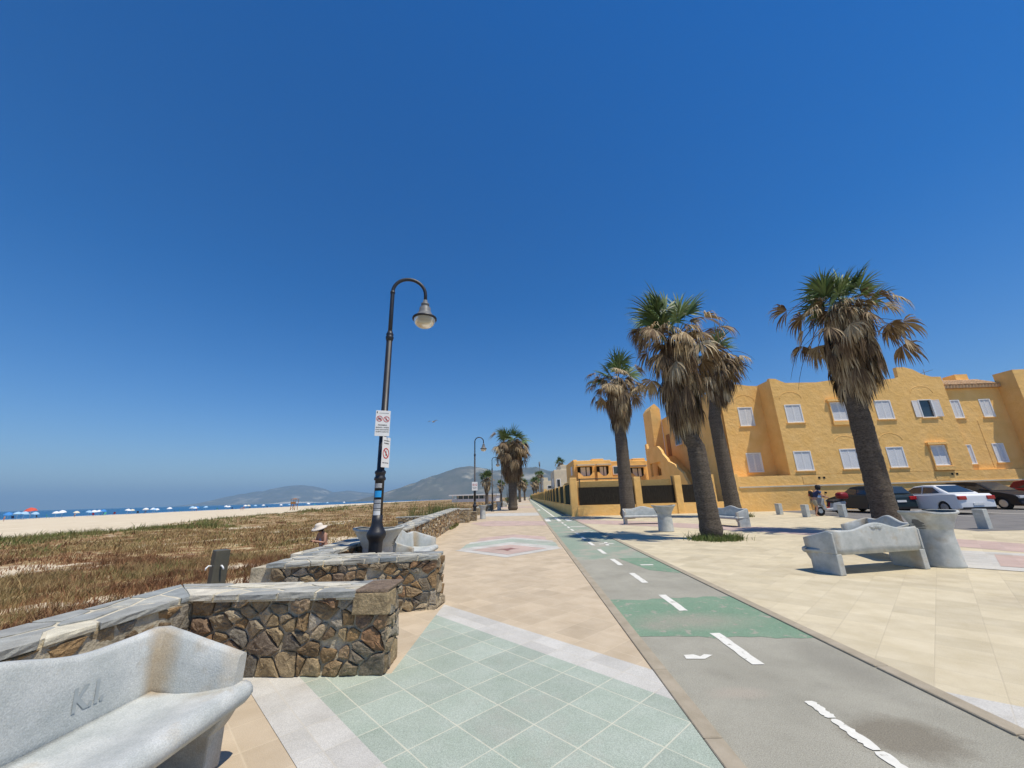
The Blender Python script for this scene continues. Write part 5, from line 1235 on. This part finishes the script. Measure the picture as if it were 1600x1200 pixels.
# a walk along the shoreline, spacing given by the list above
qq = random.Random(15)
def beach_y(px):            # world Y where the line towards px meets the strip just above the waterline
    lo_, hi_ = 5.0, 4000.0
    for _ in range(50):
        m_ = (lo_ + hi_) / 2; x_ = at_px(px, 800, m_)[0]
        if x_ > shore_x(m_) + 14: lo_ = m_
        else: hi_ = m_
    return (lo_ + hi_) / 2
for px, k in ux:
    y = beach_y(px); x = shore_x(y) + 14 + qq.uniform(-6, 8); y += qq.uniform(-2, 2)
    if k not in protos: protos[k] = u = make_umb(k)
    else: u = copy_tree(protos[k])
    u.location = (x, y, terr(x, y) - .05); s_ = qq.uniform(1.15, 1.45) * (1.45 if k == 'red' else 1) * (1 + max(0, y - 400) / 900); u.scale = (s_, s_, s_); u.rotation_euler = (R(qq.uniform(-8, 8)), R(qq.uniform(-8, 8)), 0)
    tag(u, ('large red beach umbrella at the waterline' if k == 'red' else '%s beach umbrella in the row along the waterline' % k), 'umbrella', 'beach umbrellas along the shore')

def make_chair(k):
    r = empty('beach_chair'); mb = MB(); mb.box(-.28, .28, -.3, .28, .34, .38); mb.build('seat', M[k], r)
    mb = MB(); mb.prism([(.26, .38), (.32, .38), (.52, 1.02), (.46, 1.02)], -.28, .28, ax='x'); mb.build('backrest', M[k], r)
    for sx in (-.26, .26):
        for sy in (-.26, .26): mb = MB(); mb.tube([(sx, sy, 0), (sx, sy, .35)], .02, 4); mb.build('leg', M['stgrey'], r)
    return r
chp = {}
for i, (px, k) in enumerate(ux):
    if i % 3 == 2: continue
    y = beach_y(px + 1.5); x = shore_x(y) + 16 + qq.uniform(-5, 6); kk = ('navy', 'u_blue', 'car_red', 'plastic', 'u_green')[i % 5]
    if kk not in chp: chp[kk] = u = make_chair(kk)
    else: u = copy_tree(chp[kk])
    u.location = (x, y, terr(x, y)); u.rotation_euler = (0, 0, qq.uniform(0, 6)); s_ = 1.5 * (1 + max(0, y - 400) / 900); u.scale = (s_,) * 3
    tag(u, {'navy': 'navy', 'u_blue': 'bright blue', 'car_red': 'dark red', 'plastic': 'black', 'u_green': 'green'}[kk] + ' beach chair beside the umbrellas at the waterline', 'beach chair', 'beach chairs along the shore')

# ------------------------------------------------------------------ people
def skin_obj(name, verts, edges, radii, mt, parent, sub=2, root_i=0):
    me = bpy.data.meshes.new(name); me.from_pydata(verts, edges, []); o = bpy.data.objects.new(name, me); col.objects.link(o); o.parent = parent
    sm = o.modifiers.new('skin', 'SKIN'); sm.use_smooth_shade = True
    if not me.skin_vertices: pass
    for i, r_ in enumerate(radii): me.skin_vertices[0].data[i].radius = (r_, r_)
    me.skin_vertices[0].data[root_i].use_root = True
    ss = o.modifiers.new('sub', 'SUBSURF'); ss.levels = 1; ss.render_levels = sub
    me.materials.append(mt); return o
def figure(root, J, skin_mt):
    """J: joints dict; builds one continuous body with fingers"""
    V = []; E = []; Rr = []; idx = {}
    def v(n_, p, r_, par=None):
        idx[n_] = len(V); V.append(tuple(p)); Rr.append(r_)
        if par: E.append((idx[par], idx[n_]))
    v('pelvis', J['pelvis'], .125); v('waist', J['waist'], .115, 'pelvis'); v('chest', J['chest'], .135, 'waist'); v('neck', J['neck'], .055, 'chest')
    hd = Vector(J['head']); nk = Vector(J['neck']); v('jaw', nk.lerp(hd, .45), .062, 'neck'); v('head', hd, .088, 'jaw'); v('crown', hd + (hd - nk).normalized() * .07, .062, 'head')
    fw = Vector(J['face']).normalized(); v('nose', hd + fw * .10, .016, 'head')
    for s in ('l', 'r'):
        v('sh' + s, J['sh' + s], .055, 'chest'); v('el' + s, J['el' + s], .040, 'sh' + s); v('wr' + s, J['wr' + s], .026, 'el' + s)
        wr = Vector(J['wr' + s]); el_ = Vector(J['el' + s]); d = (wr - el_).normalized(); v('pm' + s, wr + d * .06, .030, 'wr' + s)
        sd_ = d.cross(fw).normalized()
        for k in range(4): v('f%s%d' % (s, k), wr + d * (.13 + .015 * (1 if k in (1, 2) else 0)) + sd_ * (.022 * (k - 1.5)) - Vector((0, 0, .02)), .009, 'pm' + s)
        v('th' + s, wr + d * .07 + sd_ * -.055, .011, 'wr' + s)
        v('hp' + s, J['hp' + s], .095, 'pelvis'); v('kn' + s, J['kn' + s], .062, 'hp' + s); v('an' + s, J['an' + s], .042, 'kn' + s); v('to' + s, Vector(J['an' + s]) + fw * .16 + Vector((0, 0, -.05)), .036, 'an' + s)
    return skin_obj('body', V, E, Rr, skin_mt, root)
# woman in a hat beyond the wall, looking down at her phone
pw = empty('person', (-6.5, 13.0, -.76), R(-28), 'woman in pale sun hat and light blue vest looking at her phone beyond the wall', 'person')
J = dict(pelvis=(0, 0, .86), waist=(0, -.02, 1.0), chest=(0, -.08, 1.22), neck=(0, -.13, 1.36), head=(0, -.20, 1.45), face=(0, -1, -.5),
         shl=(.17, -.10, 1.29), ell=(.22, -.14, 1.04), wrl=(.06, -.34, 1.10), shr=(-.17, -.10, 1.29), elr=(-.22, -.14, 1.04), wrr=(-.04, -.34, 1.10),
         hpl=(.09, 0, .80), knl=(.10, -.05, .46), anl=(.10, 0, .08), hpr=(-.09, 0, .80), knr=(-.10, -.02, .46), anr=(-.10, .04, .08))
figure(pw, J, M['skin'])
skin_obj('vest', [(0, .0, .93), (0, -.03, 1.05), (0, -.08, 1.2), (.10, -.09, 1.27), (-.10, -.09, 1.27)], [(0, 1), (1, 2), (2, 3), (2, 4)], [.135, .13, .145, .075, .075], M['paleblue'], pw)
skin_obj('shorts', [(0, 0, .92), (.1, -.01, .78), (.1, -.03, .60), (-.1, -.01, .78), (-.1, -.01, .60)], [(0, 1), (1, 2), (0, 3), (3, 4)], [.14, .115, .09, .115, .09], M['denim'], pw)
mb = MB(); mb.lathe([(.24, 1.47), (.21, 1.50), (.12, 1.515), (.115, 1.58), (.09, 1.625), (.02, 1.64)], 20, at=(0, -.2, 0)); ht = mb.build('sun_hat', M['straw'], pw)
ht.location = (0, 0.42, .13); ht.rotation_euler = (R(18), 0, 0)
mb = MB(); mb.lathe([(.09, 1.38), (.105, 1.46), (.1, 1.52)], 14, at=(0, -.17, 0)); mb.build('hair', M['hair'], pw)
ph = MB(); ph.box(-.04, .04, -.5, -.42, 1.11, 1.125); tag(ph.build('phone', M['plastic'], None), 'dark mobile phone in the hands of the woman in the hat', 'phone')
po = bpy.data.objects['phone']; po.location = pw.location; po.rotation_euler = pw.rotation_euler

# far bathers
def bather(px, Y, off, label, c):
    r = empty('person', (0, 0, 0), 0, label, 'person', 'people standing on the far sand')
    Jb = dict(pelvis=(0, 0, .92), waist=(0, 0, 1.08), chest=(0, 0, 1.3), neck=(0, 0, 1.47), head=(0, -.02, 1.6), face=(0, -1, 0), shl=(.19, 0, 1.4), ell=(.23, .02, 1.12), wrl=(.22, -.05, .88), shr=(-.19, 0, 1.4), elr=(-.23, .02, 1.12), wrr=(-.22, -.05, .88),
              hpl=(.09, 0, .86), knl=(.1, -.06, .48), anl=(.1, 0, .08), hpr=(-.09, 0, .86), knr=(-.1, .03, .48), anr=(-.1, .1, .08))
    figure(r, Jb, M['skin'])
    skin_obj('swim_shorts', [(0, 0, .98), (.1, 0, .84), (.1, -.03, .66), (-.1, 0, .84), (-.1, .01, .66)], [(0, 1), (1, 2), (0, 3), (3, 4)], [.14, .12, .1, .12, .1], M[c], r)
    x = at_px(px, 800, Y)[0]; r.location = (x, Y, terr(x, Y)); return r
bather(376, 205, 0, 'bather in dark shorts standing on the sand, left one of a pair', 'navy'); bather(379, 207, 0, 'bather standing on the sand, right one of a pair', 'denim')
bather(10, 128, 0, 'bather near the waterline at the far left', 'red'); bather(118, 168, 0, 'bather beside the blue umbrellas at the waterline', 'navy')
cy_ = empty('person', (1.2, 140, 0), 0, 'tiny far walker in white on the promenade near the vanishing point', 'person')
figure(cy_, dict(pelvis=(0, 0, .92), waist=(0, 0, 1.08), chest=(0, 0, 1.3), neck=(0, 0, 1.47), head=(0, -.02, 1.6), face=(0, -1, 0), shl=(.19, 0, 1.4), ell=(.23, .02, 1.12), wrl=(.22, -.05, .88), shr=(-.19, 0, 1.4), elr=(-.23, .02, 1.12), wrr=(-.22, -.05, .88),
              hpl=(.09, 0, .86), knl=(.1, -.06, .48), anl=(.1, 0, .08), hpr=(-.09, 0, .86), knr=(-.1, .03, .48), anr=(-.1, .1, .08)), M['skin'])
skin_obj('shirt', [(0, 0, .95), (0, 0, 1.15), (0, 0, 1.35)], [(0, 1), (1, 2)], [.17, .17, .17], M['signwhite'], cy_)

# ------------------------------------------------------------------ cars
def make_car(paint, kind='sedan', label='', loc=(0, 0, 0), rz=0):
    """length along local Y, nose +Y, rear at y=0"""
    r = empty('parked_car', loc, rz, label, 'car', 'cars in the car park'); L_ = 4.65; hw = .9
    def arc(c, r_, a0, a1, n_=9): return [(c + r_ * math.cos(a), .30 + r_ * math.sin(a)) for a in np.linspace(a0, a1, n_)]
    if kind == 'sedan': top = [(4.62, .52), (4.62, .66), (4.45, .76), (3.9, .86), (3.35, .93), (1.1, .98), (.75, 1.01), (.12, 1.0), (.02, .90), (0, .55)]; cab = [(3.35, .93), (2.55, 1.40), (2.0, 1.46), (1.4, 1.44), (.55, 1.02), (.75, .98)]
    else: top = [(4.5, .50), (4.5, .68), (4.3, .80), (3.7, .93), (3.3, .98), (.5, 1.02), (.1, 1.0), (.02, .85), (0, .5)]; cab = [(3.35, .96), (2.5, 1.47), (1.9, 1.52), (.9, 1.50), (.35, 1.42), (.08, 1.02)]
    bot = [(0, .30), (.35, .24)] + arc(.85, .36, PI, 0) + [(1.3, .22), (3.35, .22)] + arc(3.72, .36, PI, 0) + [(4.2, .24), (4.58, .30)]
    outline = bot + top
    mb = MB(); rows = []
    cxm = L_ / 2
    for x, s_, ds in ((-hw + .0, .965, 0), (-hw + .05, .99, 0), (-.55, 1.0, 0), (.55, 1.0, 0), (hw - .05, .99, 0), (hw, .965, 0)):
        rows.append([(x, cxm + (y - cxm) * s_, .62 + (z - .62) * (s_ if z > .5 else 1)) for y, z in outline])
    mb.rings(rows, smooth=False); body = mb.build('body', paint, r); bevel(body, .035, 3, 25)
    # cabin
    mb = MB(); rows = []
    for x, s_ in ((-.80, 0), (-.60, 1), (.60, 1), (.80, 0)):
        sec = []
        for i, (y, z) in enumerate(cab):
            sec.append((x if (i in (1, 2, 3, 4) and True) else (x / abs(x)) * .80, y, z))
        rows.append(sec)
    n_ = len(cab); vsl = []; 
    for sx in (-1, 1):
        for (y, z) in cab: vsl.append((sx * (.80 if z < 1.1 else .62), y, z))
    mb.add(vsl, [tuple(range(n_)), tuple(range(2 * n_ - 1, n_ - 1, -1))] + [(i, n_ + i, n_ + (i + 1) % n_, (i + 1) % n_) for i in range(n_)]); bevel(mb.build('cabin', paint, r), .05, 3, 20)
    def glass(name, pts):
        mb = MB(); mb.add(pts, [tuple(range(len(pts)))]); return mb.build(name, M['glass'], r)
    # side windows set proud of the cabin skin
    zt = cab[2][1] - .10
    def sx_at(z): return interp(z, [1.0, 1.42], [.80, .625]) + .012
    side_f = [(3.12, 1.03), (2.50, zt), (2.02, zt), (2.02, 1.03)]; side_r = [(1.95, 1.03), (1.95, zt), (1.40, zt - .02), (.98 if kind == 'sedan' else .6, 1.05)]
    for s in (-1, 1):
        for w_ in (side_f, side_r):
            p_ = [(s * sx_at(z), y, z) for y, z in w_]; glass('side_window', p_ if s > 0 else p_[::-1])
    def lerp2(A, B, t): return (lerp(A[0], B[0], t), lerp(A[1], B[1], t))
    A, B = cab[0], cab[1]; a0, a1 = lerp2(A, B, .10), lerp2(A, B, .92); o = .015
    glass('windscreen', [(-.70, a0[0] + o, a0[1] + o), (.70, a0[0] + o, a0[1] + o), (.57, a1[0] + o, a1[1] + o), (-.57, a1[0] + o, a1[1] + o)])
    A, B = (cab[3], cab[4]) if kind == 'sedan' else (cab[4], cab[5]); a0, a1 = lerp2(A, B, .08), lerp2(A, B, .88)
    glass('rear_window', [(-.56, a0[0] - o, a0[1] + o), (.56, a0[0] - o, a0[1] + o), (.66, a1[0] - o, a1[1] + o), (-.66, a1[0] - o, a1[1] + o)])
    for s in (-1, 1):
        for yc in (.85, 3.72):
            mb = MB(); mb.lathe([(.18, -.1), (.31, -.1), (.325, -.07), (.325, .07), (.31, .1), (.18, .1)], 24, at=(s * (hw - .10), yc, .325), ax='x', cap0=True, cap1=True); wh = mb.build('wheel', M['tyre'], r)
            mb = MB(); X_ = s * (hw + .008)
            mb.lathe([(.205, 0), (.185, .004)], 24, at=(X_, yc, .325), ax='x'); 
            for k in range(10):
                a = 2 * PI * k / 10; mb.box(X_ + s * .004 - .008, X_ + s * .004 + .008, -.014, .014, .03, .19, M=Matrix.Translation((0, yc, .325)) @ Matrix.Rotation(a, 4, 'X'))
            mb.build('rim', M['rim'], wh)
        mb = MB(); mb.box(min(s * .50, s * .89), max(s * .50, s * .89), -.03, .10, .72, .90); bevel(mb.build('taillight', M['tail'], r), .03, 2)
        mb = MB(); mb.box(min(s * .52, s * .88), max(s * .52, s * .88), L_ - .32, L_ + .0 if kind == 'sedan' else L_ - .12, .60, .74); bevel(mb.build('headlight', M['head'], r), .03, 2)
        mb = MB(); mb.box(min(s * .86, s * 1.02), max(s * .86, s * 1.02), 2.85, 3.0, 1.0, 1.13); bevel(mb.build('mirror', paint, r), .03, 2)
        mb = MB(); mb.box(min(s * .895, s * .915), max(s * .895, s * .915), 1.55, 1.72, .86, .89); mb.box(min(s * .895, s * .915), max(s * .895, s * .915), 2.55, 2.72, .86, .89); mb.build('door_handle', paint, r)
    mb = MB(); mb.box(-.26, .26, -.03, -.008, .46 if kind == 'sedan' else .6, .57 if kind == 'sedan' else .71); mb.build('number_plate', M['signwhite'], r)
    mb = MB(); mb.box(-.8, .8, -.02, .2, .24, .36); mb.build('bumper', M['plastic'], r)
    mb = MB(); mb.box(-.4, .4, L_ - .08, L_ - .0, .36, .54); mb.build('grille', M['plastic'], r)
    return r
c1 = make_car(M['car_dark'], 'hatch', 'dark blue green hatchback mostly hidden by the big palm trunk', (21.3, 23.6, 0), R(1)); c1.scale = (1, 1, 1.04)
make_car(M['car_white'], 'sedan', 'white saloon car parked nose to the building with red tail lamps', (23.2, 21.5, 0), R(-1)).scale = (1, 1, 1.03)
make_car(M['car_black'], 'hatch', 'black estate car backed in with its bonnet towards the camera', (29.2, 29.0, 0), R(180)).scale = (1.0, 1.1, 1.08)
make_car(M['car_red'], 'hatch', 'dark red car at the far right edge behind the black estate', (34.6, 29.3, 0), R(182)).scale = (1, 1, 1.12)
make_car(M['car_silver'], 'hatch', 'pale car roof just showing beyond the dark red car', (38.4, 29.2, 0), R(180)).scale = (1, 1, 1.15)

# ------------------------------------------------------------------ scooters and rider
def make_scooter(paint, boxm, label, loc, rz, box=True):
    """nose towards -X local"""
    r = empty('scooter', loc, rz, label, 'scooter')
    for x in (-.66, .66):
        mb = MB(); mb.lathe([(.12, -.055), (.24, -.06), (.275, -.03), (.275, .03), (.24, .06), (.12, .055)], 20, at=(x, 0, .275), ax='y'); wh = mb.build('wheel', M['tyre'], r)
        mb = MB(); mb.lathe([(.13, -.062), (.13, .062)], 14, at=(x, 0, .275), ax='y'); mb.build('rim', M['rim'], wh)
    mb = MB(); mb.prism([(-.42, .30), (.1, .26), (.30, .28), (.78, .42), (.92, .70), (.85, .78), (.15, .70), (.05, .42), (-.30, .38), (-.44, .9), (-.52, .92), (-.60, .60), (-.50, .36)], -.13, .13, ax='y'); bevel(mb.build('fairing', paint, r), .04, 3)
    mb = MB(); mb.prism([(-.50, .48), (-.40, .92), (-.52, 1.0), (-.66, .62)], -.2, .2, ax='y'); bevel(mb.build('leg_shield', paint, r), .03, 2)
    mb = MB(); mb.prism([(.08, .70), (.86, .80), (.84, .87), (.45, .84), (.12, .80)], -.14, .14, ax='y'); bevel(mb.build('seat', M['plastic'], r), .03, 2)
    mb = MB(); mb.tube([(-.66, 0, .28), (-.50, 0, .95), (-.44, 0, 1.02)], .035, 8); mb.tube([(-.36, -.32, 1.06), (-.45, 0, 1.02), (-.36, .32, 1.06)], .02, 8); mb.build('handlebar', M['plastic'], r)
    mb = MB(); mb.prism([(-.80, .46), (-.48, .50), (-.45, .56), (-.82, .56)], -.09, .09, ax='y'); bevel(mb.build('mudguard', paint, r), .02, 2)
    mb = MB(); mb.lathe([(.06, 0), (.075, .03), (.02, .05)], 12, at=(-.62, 0, .98)); mb.build('headlight', M['head'], r)
    mb = MB(); mb.rings([[(-.56, -.2, .98), (-.56, .2, .98)], [(-.50, -.19, 1.2), (-.50, .19, 1.2)], [(-.42, -.13, 1.36), (-.42, .13, 1.36)]], closed=False, cap0=False, cap1=False); mb.build('windshield', M['glass_bowl'], r)
    for s in (-1, 1):
        mb = MB(); mb.tube([(-.38, s * .26, 1.06), (-.36, s * .36, 1.24)], .009, 5); mb.lathe([(.0, 0), (.055, .0), (.055, .015), (0.001, .02)], 10, at=(-.36, s * .38, 1.26), ax='x'); mb.build('mirror', M['plastic'], r)
    if box:
        mb = MB(); q1 = []
        for z, s_ in ((.90, .8), (.95, .97), (1.08, 1.0), (1.16, .95), (1.22, .8), (1.26, .5)):
            q1.append([(.84 + .27 * s_ * math.copysign(abs(math.cos(a)) ** .6, math.cos(a)), .24 * s_ * math.copysign(abs(math.sin(a)) ** .6, math.sin(a)), z) for a in np.linspace(0, 2 * PI, 21)[:-1]])
        mb.rings(q1); mb.build('top_box', boxm, r)
    mb = MB(); mb.box(.84, .93, -.09, .09, .62, .70); mb.build('taillight', M['tail'], r)
    mb = MB(); mb.tube([(0.2, .14, .28), (.75, .17, .33)], .05, 8); mb.build('exhaust', M['plastic'], r)
    return r
make_scooter(M['scwhite'], M['car_red'], 'pale grey scooter with a glossy red top box and a rider standing at it', (17.35, 23.7, 0), R(4))
make_scooter(M['car_red'], M['plastic'], 'red scooter parked behind the pale grey one', (18.2, 25.0, 0), R(8), box=False)
pr_ = empty('person', (16.55, 23.55, 0), R(75), 'helmeted rider in navy shirt and khaki shorts leaning over the grey scooter', 'person')
J = dict(pelvis=(0, .12, .90), waist=(0, .06, 1.05), chest=(0, -.05, 1.27), neck=(0, -.14, 1.43), head=(0, -.22, 1.54), face=(0, -1, -.45),
         shl=(.19, -.10, 1.36), ell=(.25, -.25, 1.12), wrl=(.18, -.45, 1.04), shr=(-.19, -.10, 1.36), elr=(-.25, -.25, 1.12), wrr=(-.18, -.45, 1.04),
         hpl=(.10, .10, .84), knl=(.12, -.02, .47), anl=(.12, .10, .09), hpr=(-.10, .12, .84), knr=(-.12, .08, .47), anr=(-.12, .22, .09))
figure(pr_, J, M['skin'])
skin_obj('shirt', [(0, .12, .96), (0, .05, 1.1), (0, -.05, 1.27), (.19, -.11, 1.34), (.23, -.2, 1.2), (-.19, -.11, 1.34), (-.23, -.2, 1.2)], [(0, 1), (1, 2), (2, 3), (3, 4), (2, 5), (5, 6)], [.15, .15, .165, .085, .07, .085, .07], M['navy'], pr_)
skin_obj('shorts', [(0, .12, .95), (.11, .08, .8), (.12, .02, .55), (-.11, .12, .8), (-.12, .1, .55)], [(0, 1), (1, 2), (0, 3), (3, 4)], [.15, .12, .095, .12, .095], M['khaki'], pr_)
hel = empty('helmet', pr_.location, pr_.rotation_euler.z, 'dark full helmet on the head of the scooter rider', 'helmet')
mb = MB(); mb.lathe([(.09, -.15), (.125, -.10), (.14, 0), (.13, .07), (.09, .12), (.02, .14)], 20, at=(0, -.22, 1.57)); mb.build('helmet_shell', M['plastic'], hel)
mb = MB(); mb.box(-.10, .10, -.40, -.30, 1.58, 1.61); bevel(mb.build('visor', M['glass'], hel), .01, 2)
bp_ = empty('backpack', pr_.location, pr_.rotation_euler.z, 'dark red and black backpack worn by the scooter rider', 'backpack')
mb = MB(); mb.box(-.14, .14, .13, .28, 1.05, 1.38); bevel(mb.build('bag', M['plastic'], bp_), .06, 3)
mb = MB(); mb.box(-.10, .10, .265, .31, 1.08, 1.22); bevel(mb.build('pocket', M['car_red'], bp_), .03, 2)

# bollards
def make_bollard():
    mb = MB(); mb.prism([(-.14, -.14), (.14, -.14), (.14, .14), (-.14, .14)], 0, .66); o = mb.build('bollard', M['concrete']); bevel(o, .015, 2); return o
bo = make_bollard(); GBo = 'square concrete bollards at the edge of the car park'
for i, (x, y, lb) in enumerate(((15.85, 14.75, 'square concrete bollard standing alone right of the large litter bin'), (15.45, 23.0, 'square concrete bollard at the front wheel of the grey scooter'), (16.75, 22.1, 'square concrete bollard at the rear wheel of the grey scooter'),
                              (15.8, 25.9, 'leftmost square concrete bollard, near the ochre wall'), (16.9, 19.7, 'square concrete bollard just left of the big palm trunk'))):
    o = bo if i == 0 else bo.copy()
    if i: col.objects.link(o)
    o.location = (x, y, 0); o.rotation_euler = (0, 0, R(20)); tag(o, lb, 'bollard', GBo)
# gull
g_ = empty('gull', (-8.6, 36.0, 8.6), R(-20), 'small gull gliding in the sky right of the near lamp post', 'bird')
mb = MB(); mb.lathe([(.01, -.22), (.05, -.12), (.07, 0), (.05, .12), (.01, .2)], 10, ax='y')
for s in (-1, 1):
    mb.add([(s * .03, .08, .02), (s * .03, -.08, .02), (s * .35, -.04, .12), (s * .35, .09, .12), (s * .72, .02, .02)], [(0, 1, 2, 3), (3, 2, 4)])
    mb.add([(s * .03, .08, .03), (s * .03, -.08, .03), (s * .35, -.04, .13), (s * .35, .09, .13), (s * .72, .02, .025)], [(3, 2, 1, 0), (4, 2, 3)])
mb.build('body', M['stgrey'], g_)

# ------------------------------------------------------------------ air
mb = MB(); mb.box(-45500, 20000, -3500, 46000, -8, 1200)
hzm = bpy.data.materials.new('haze_air'); hzm.use_nodes = True; nt = hzm.node_tree; nt.nodes.clear()
out = nt.nodes.new('ShaderNodeOutputMaterial'); pv = nt.nodes.new('ShaderNodeVolumePrincipled'); pv.inputs['Color'].default_value = (0.46, 0.74, 1.0, 1); pv.inputs['Density'].default_value = 8.5e-5; pv.inputs['Anisotropy'].default_value = 0.0
nt.links.new(pv.outputs[0], out.inputs['Volume'])
tag(mb.build('haze', hzm), kind='stuff')
scene.cycles.volume_bounces = 0
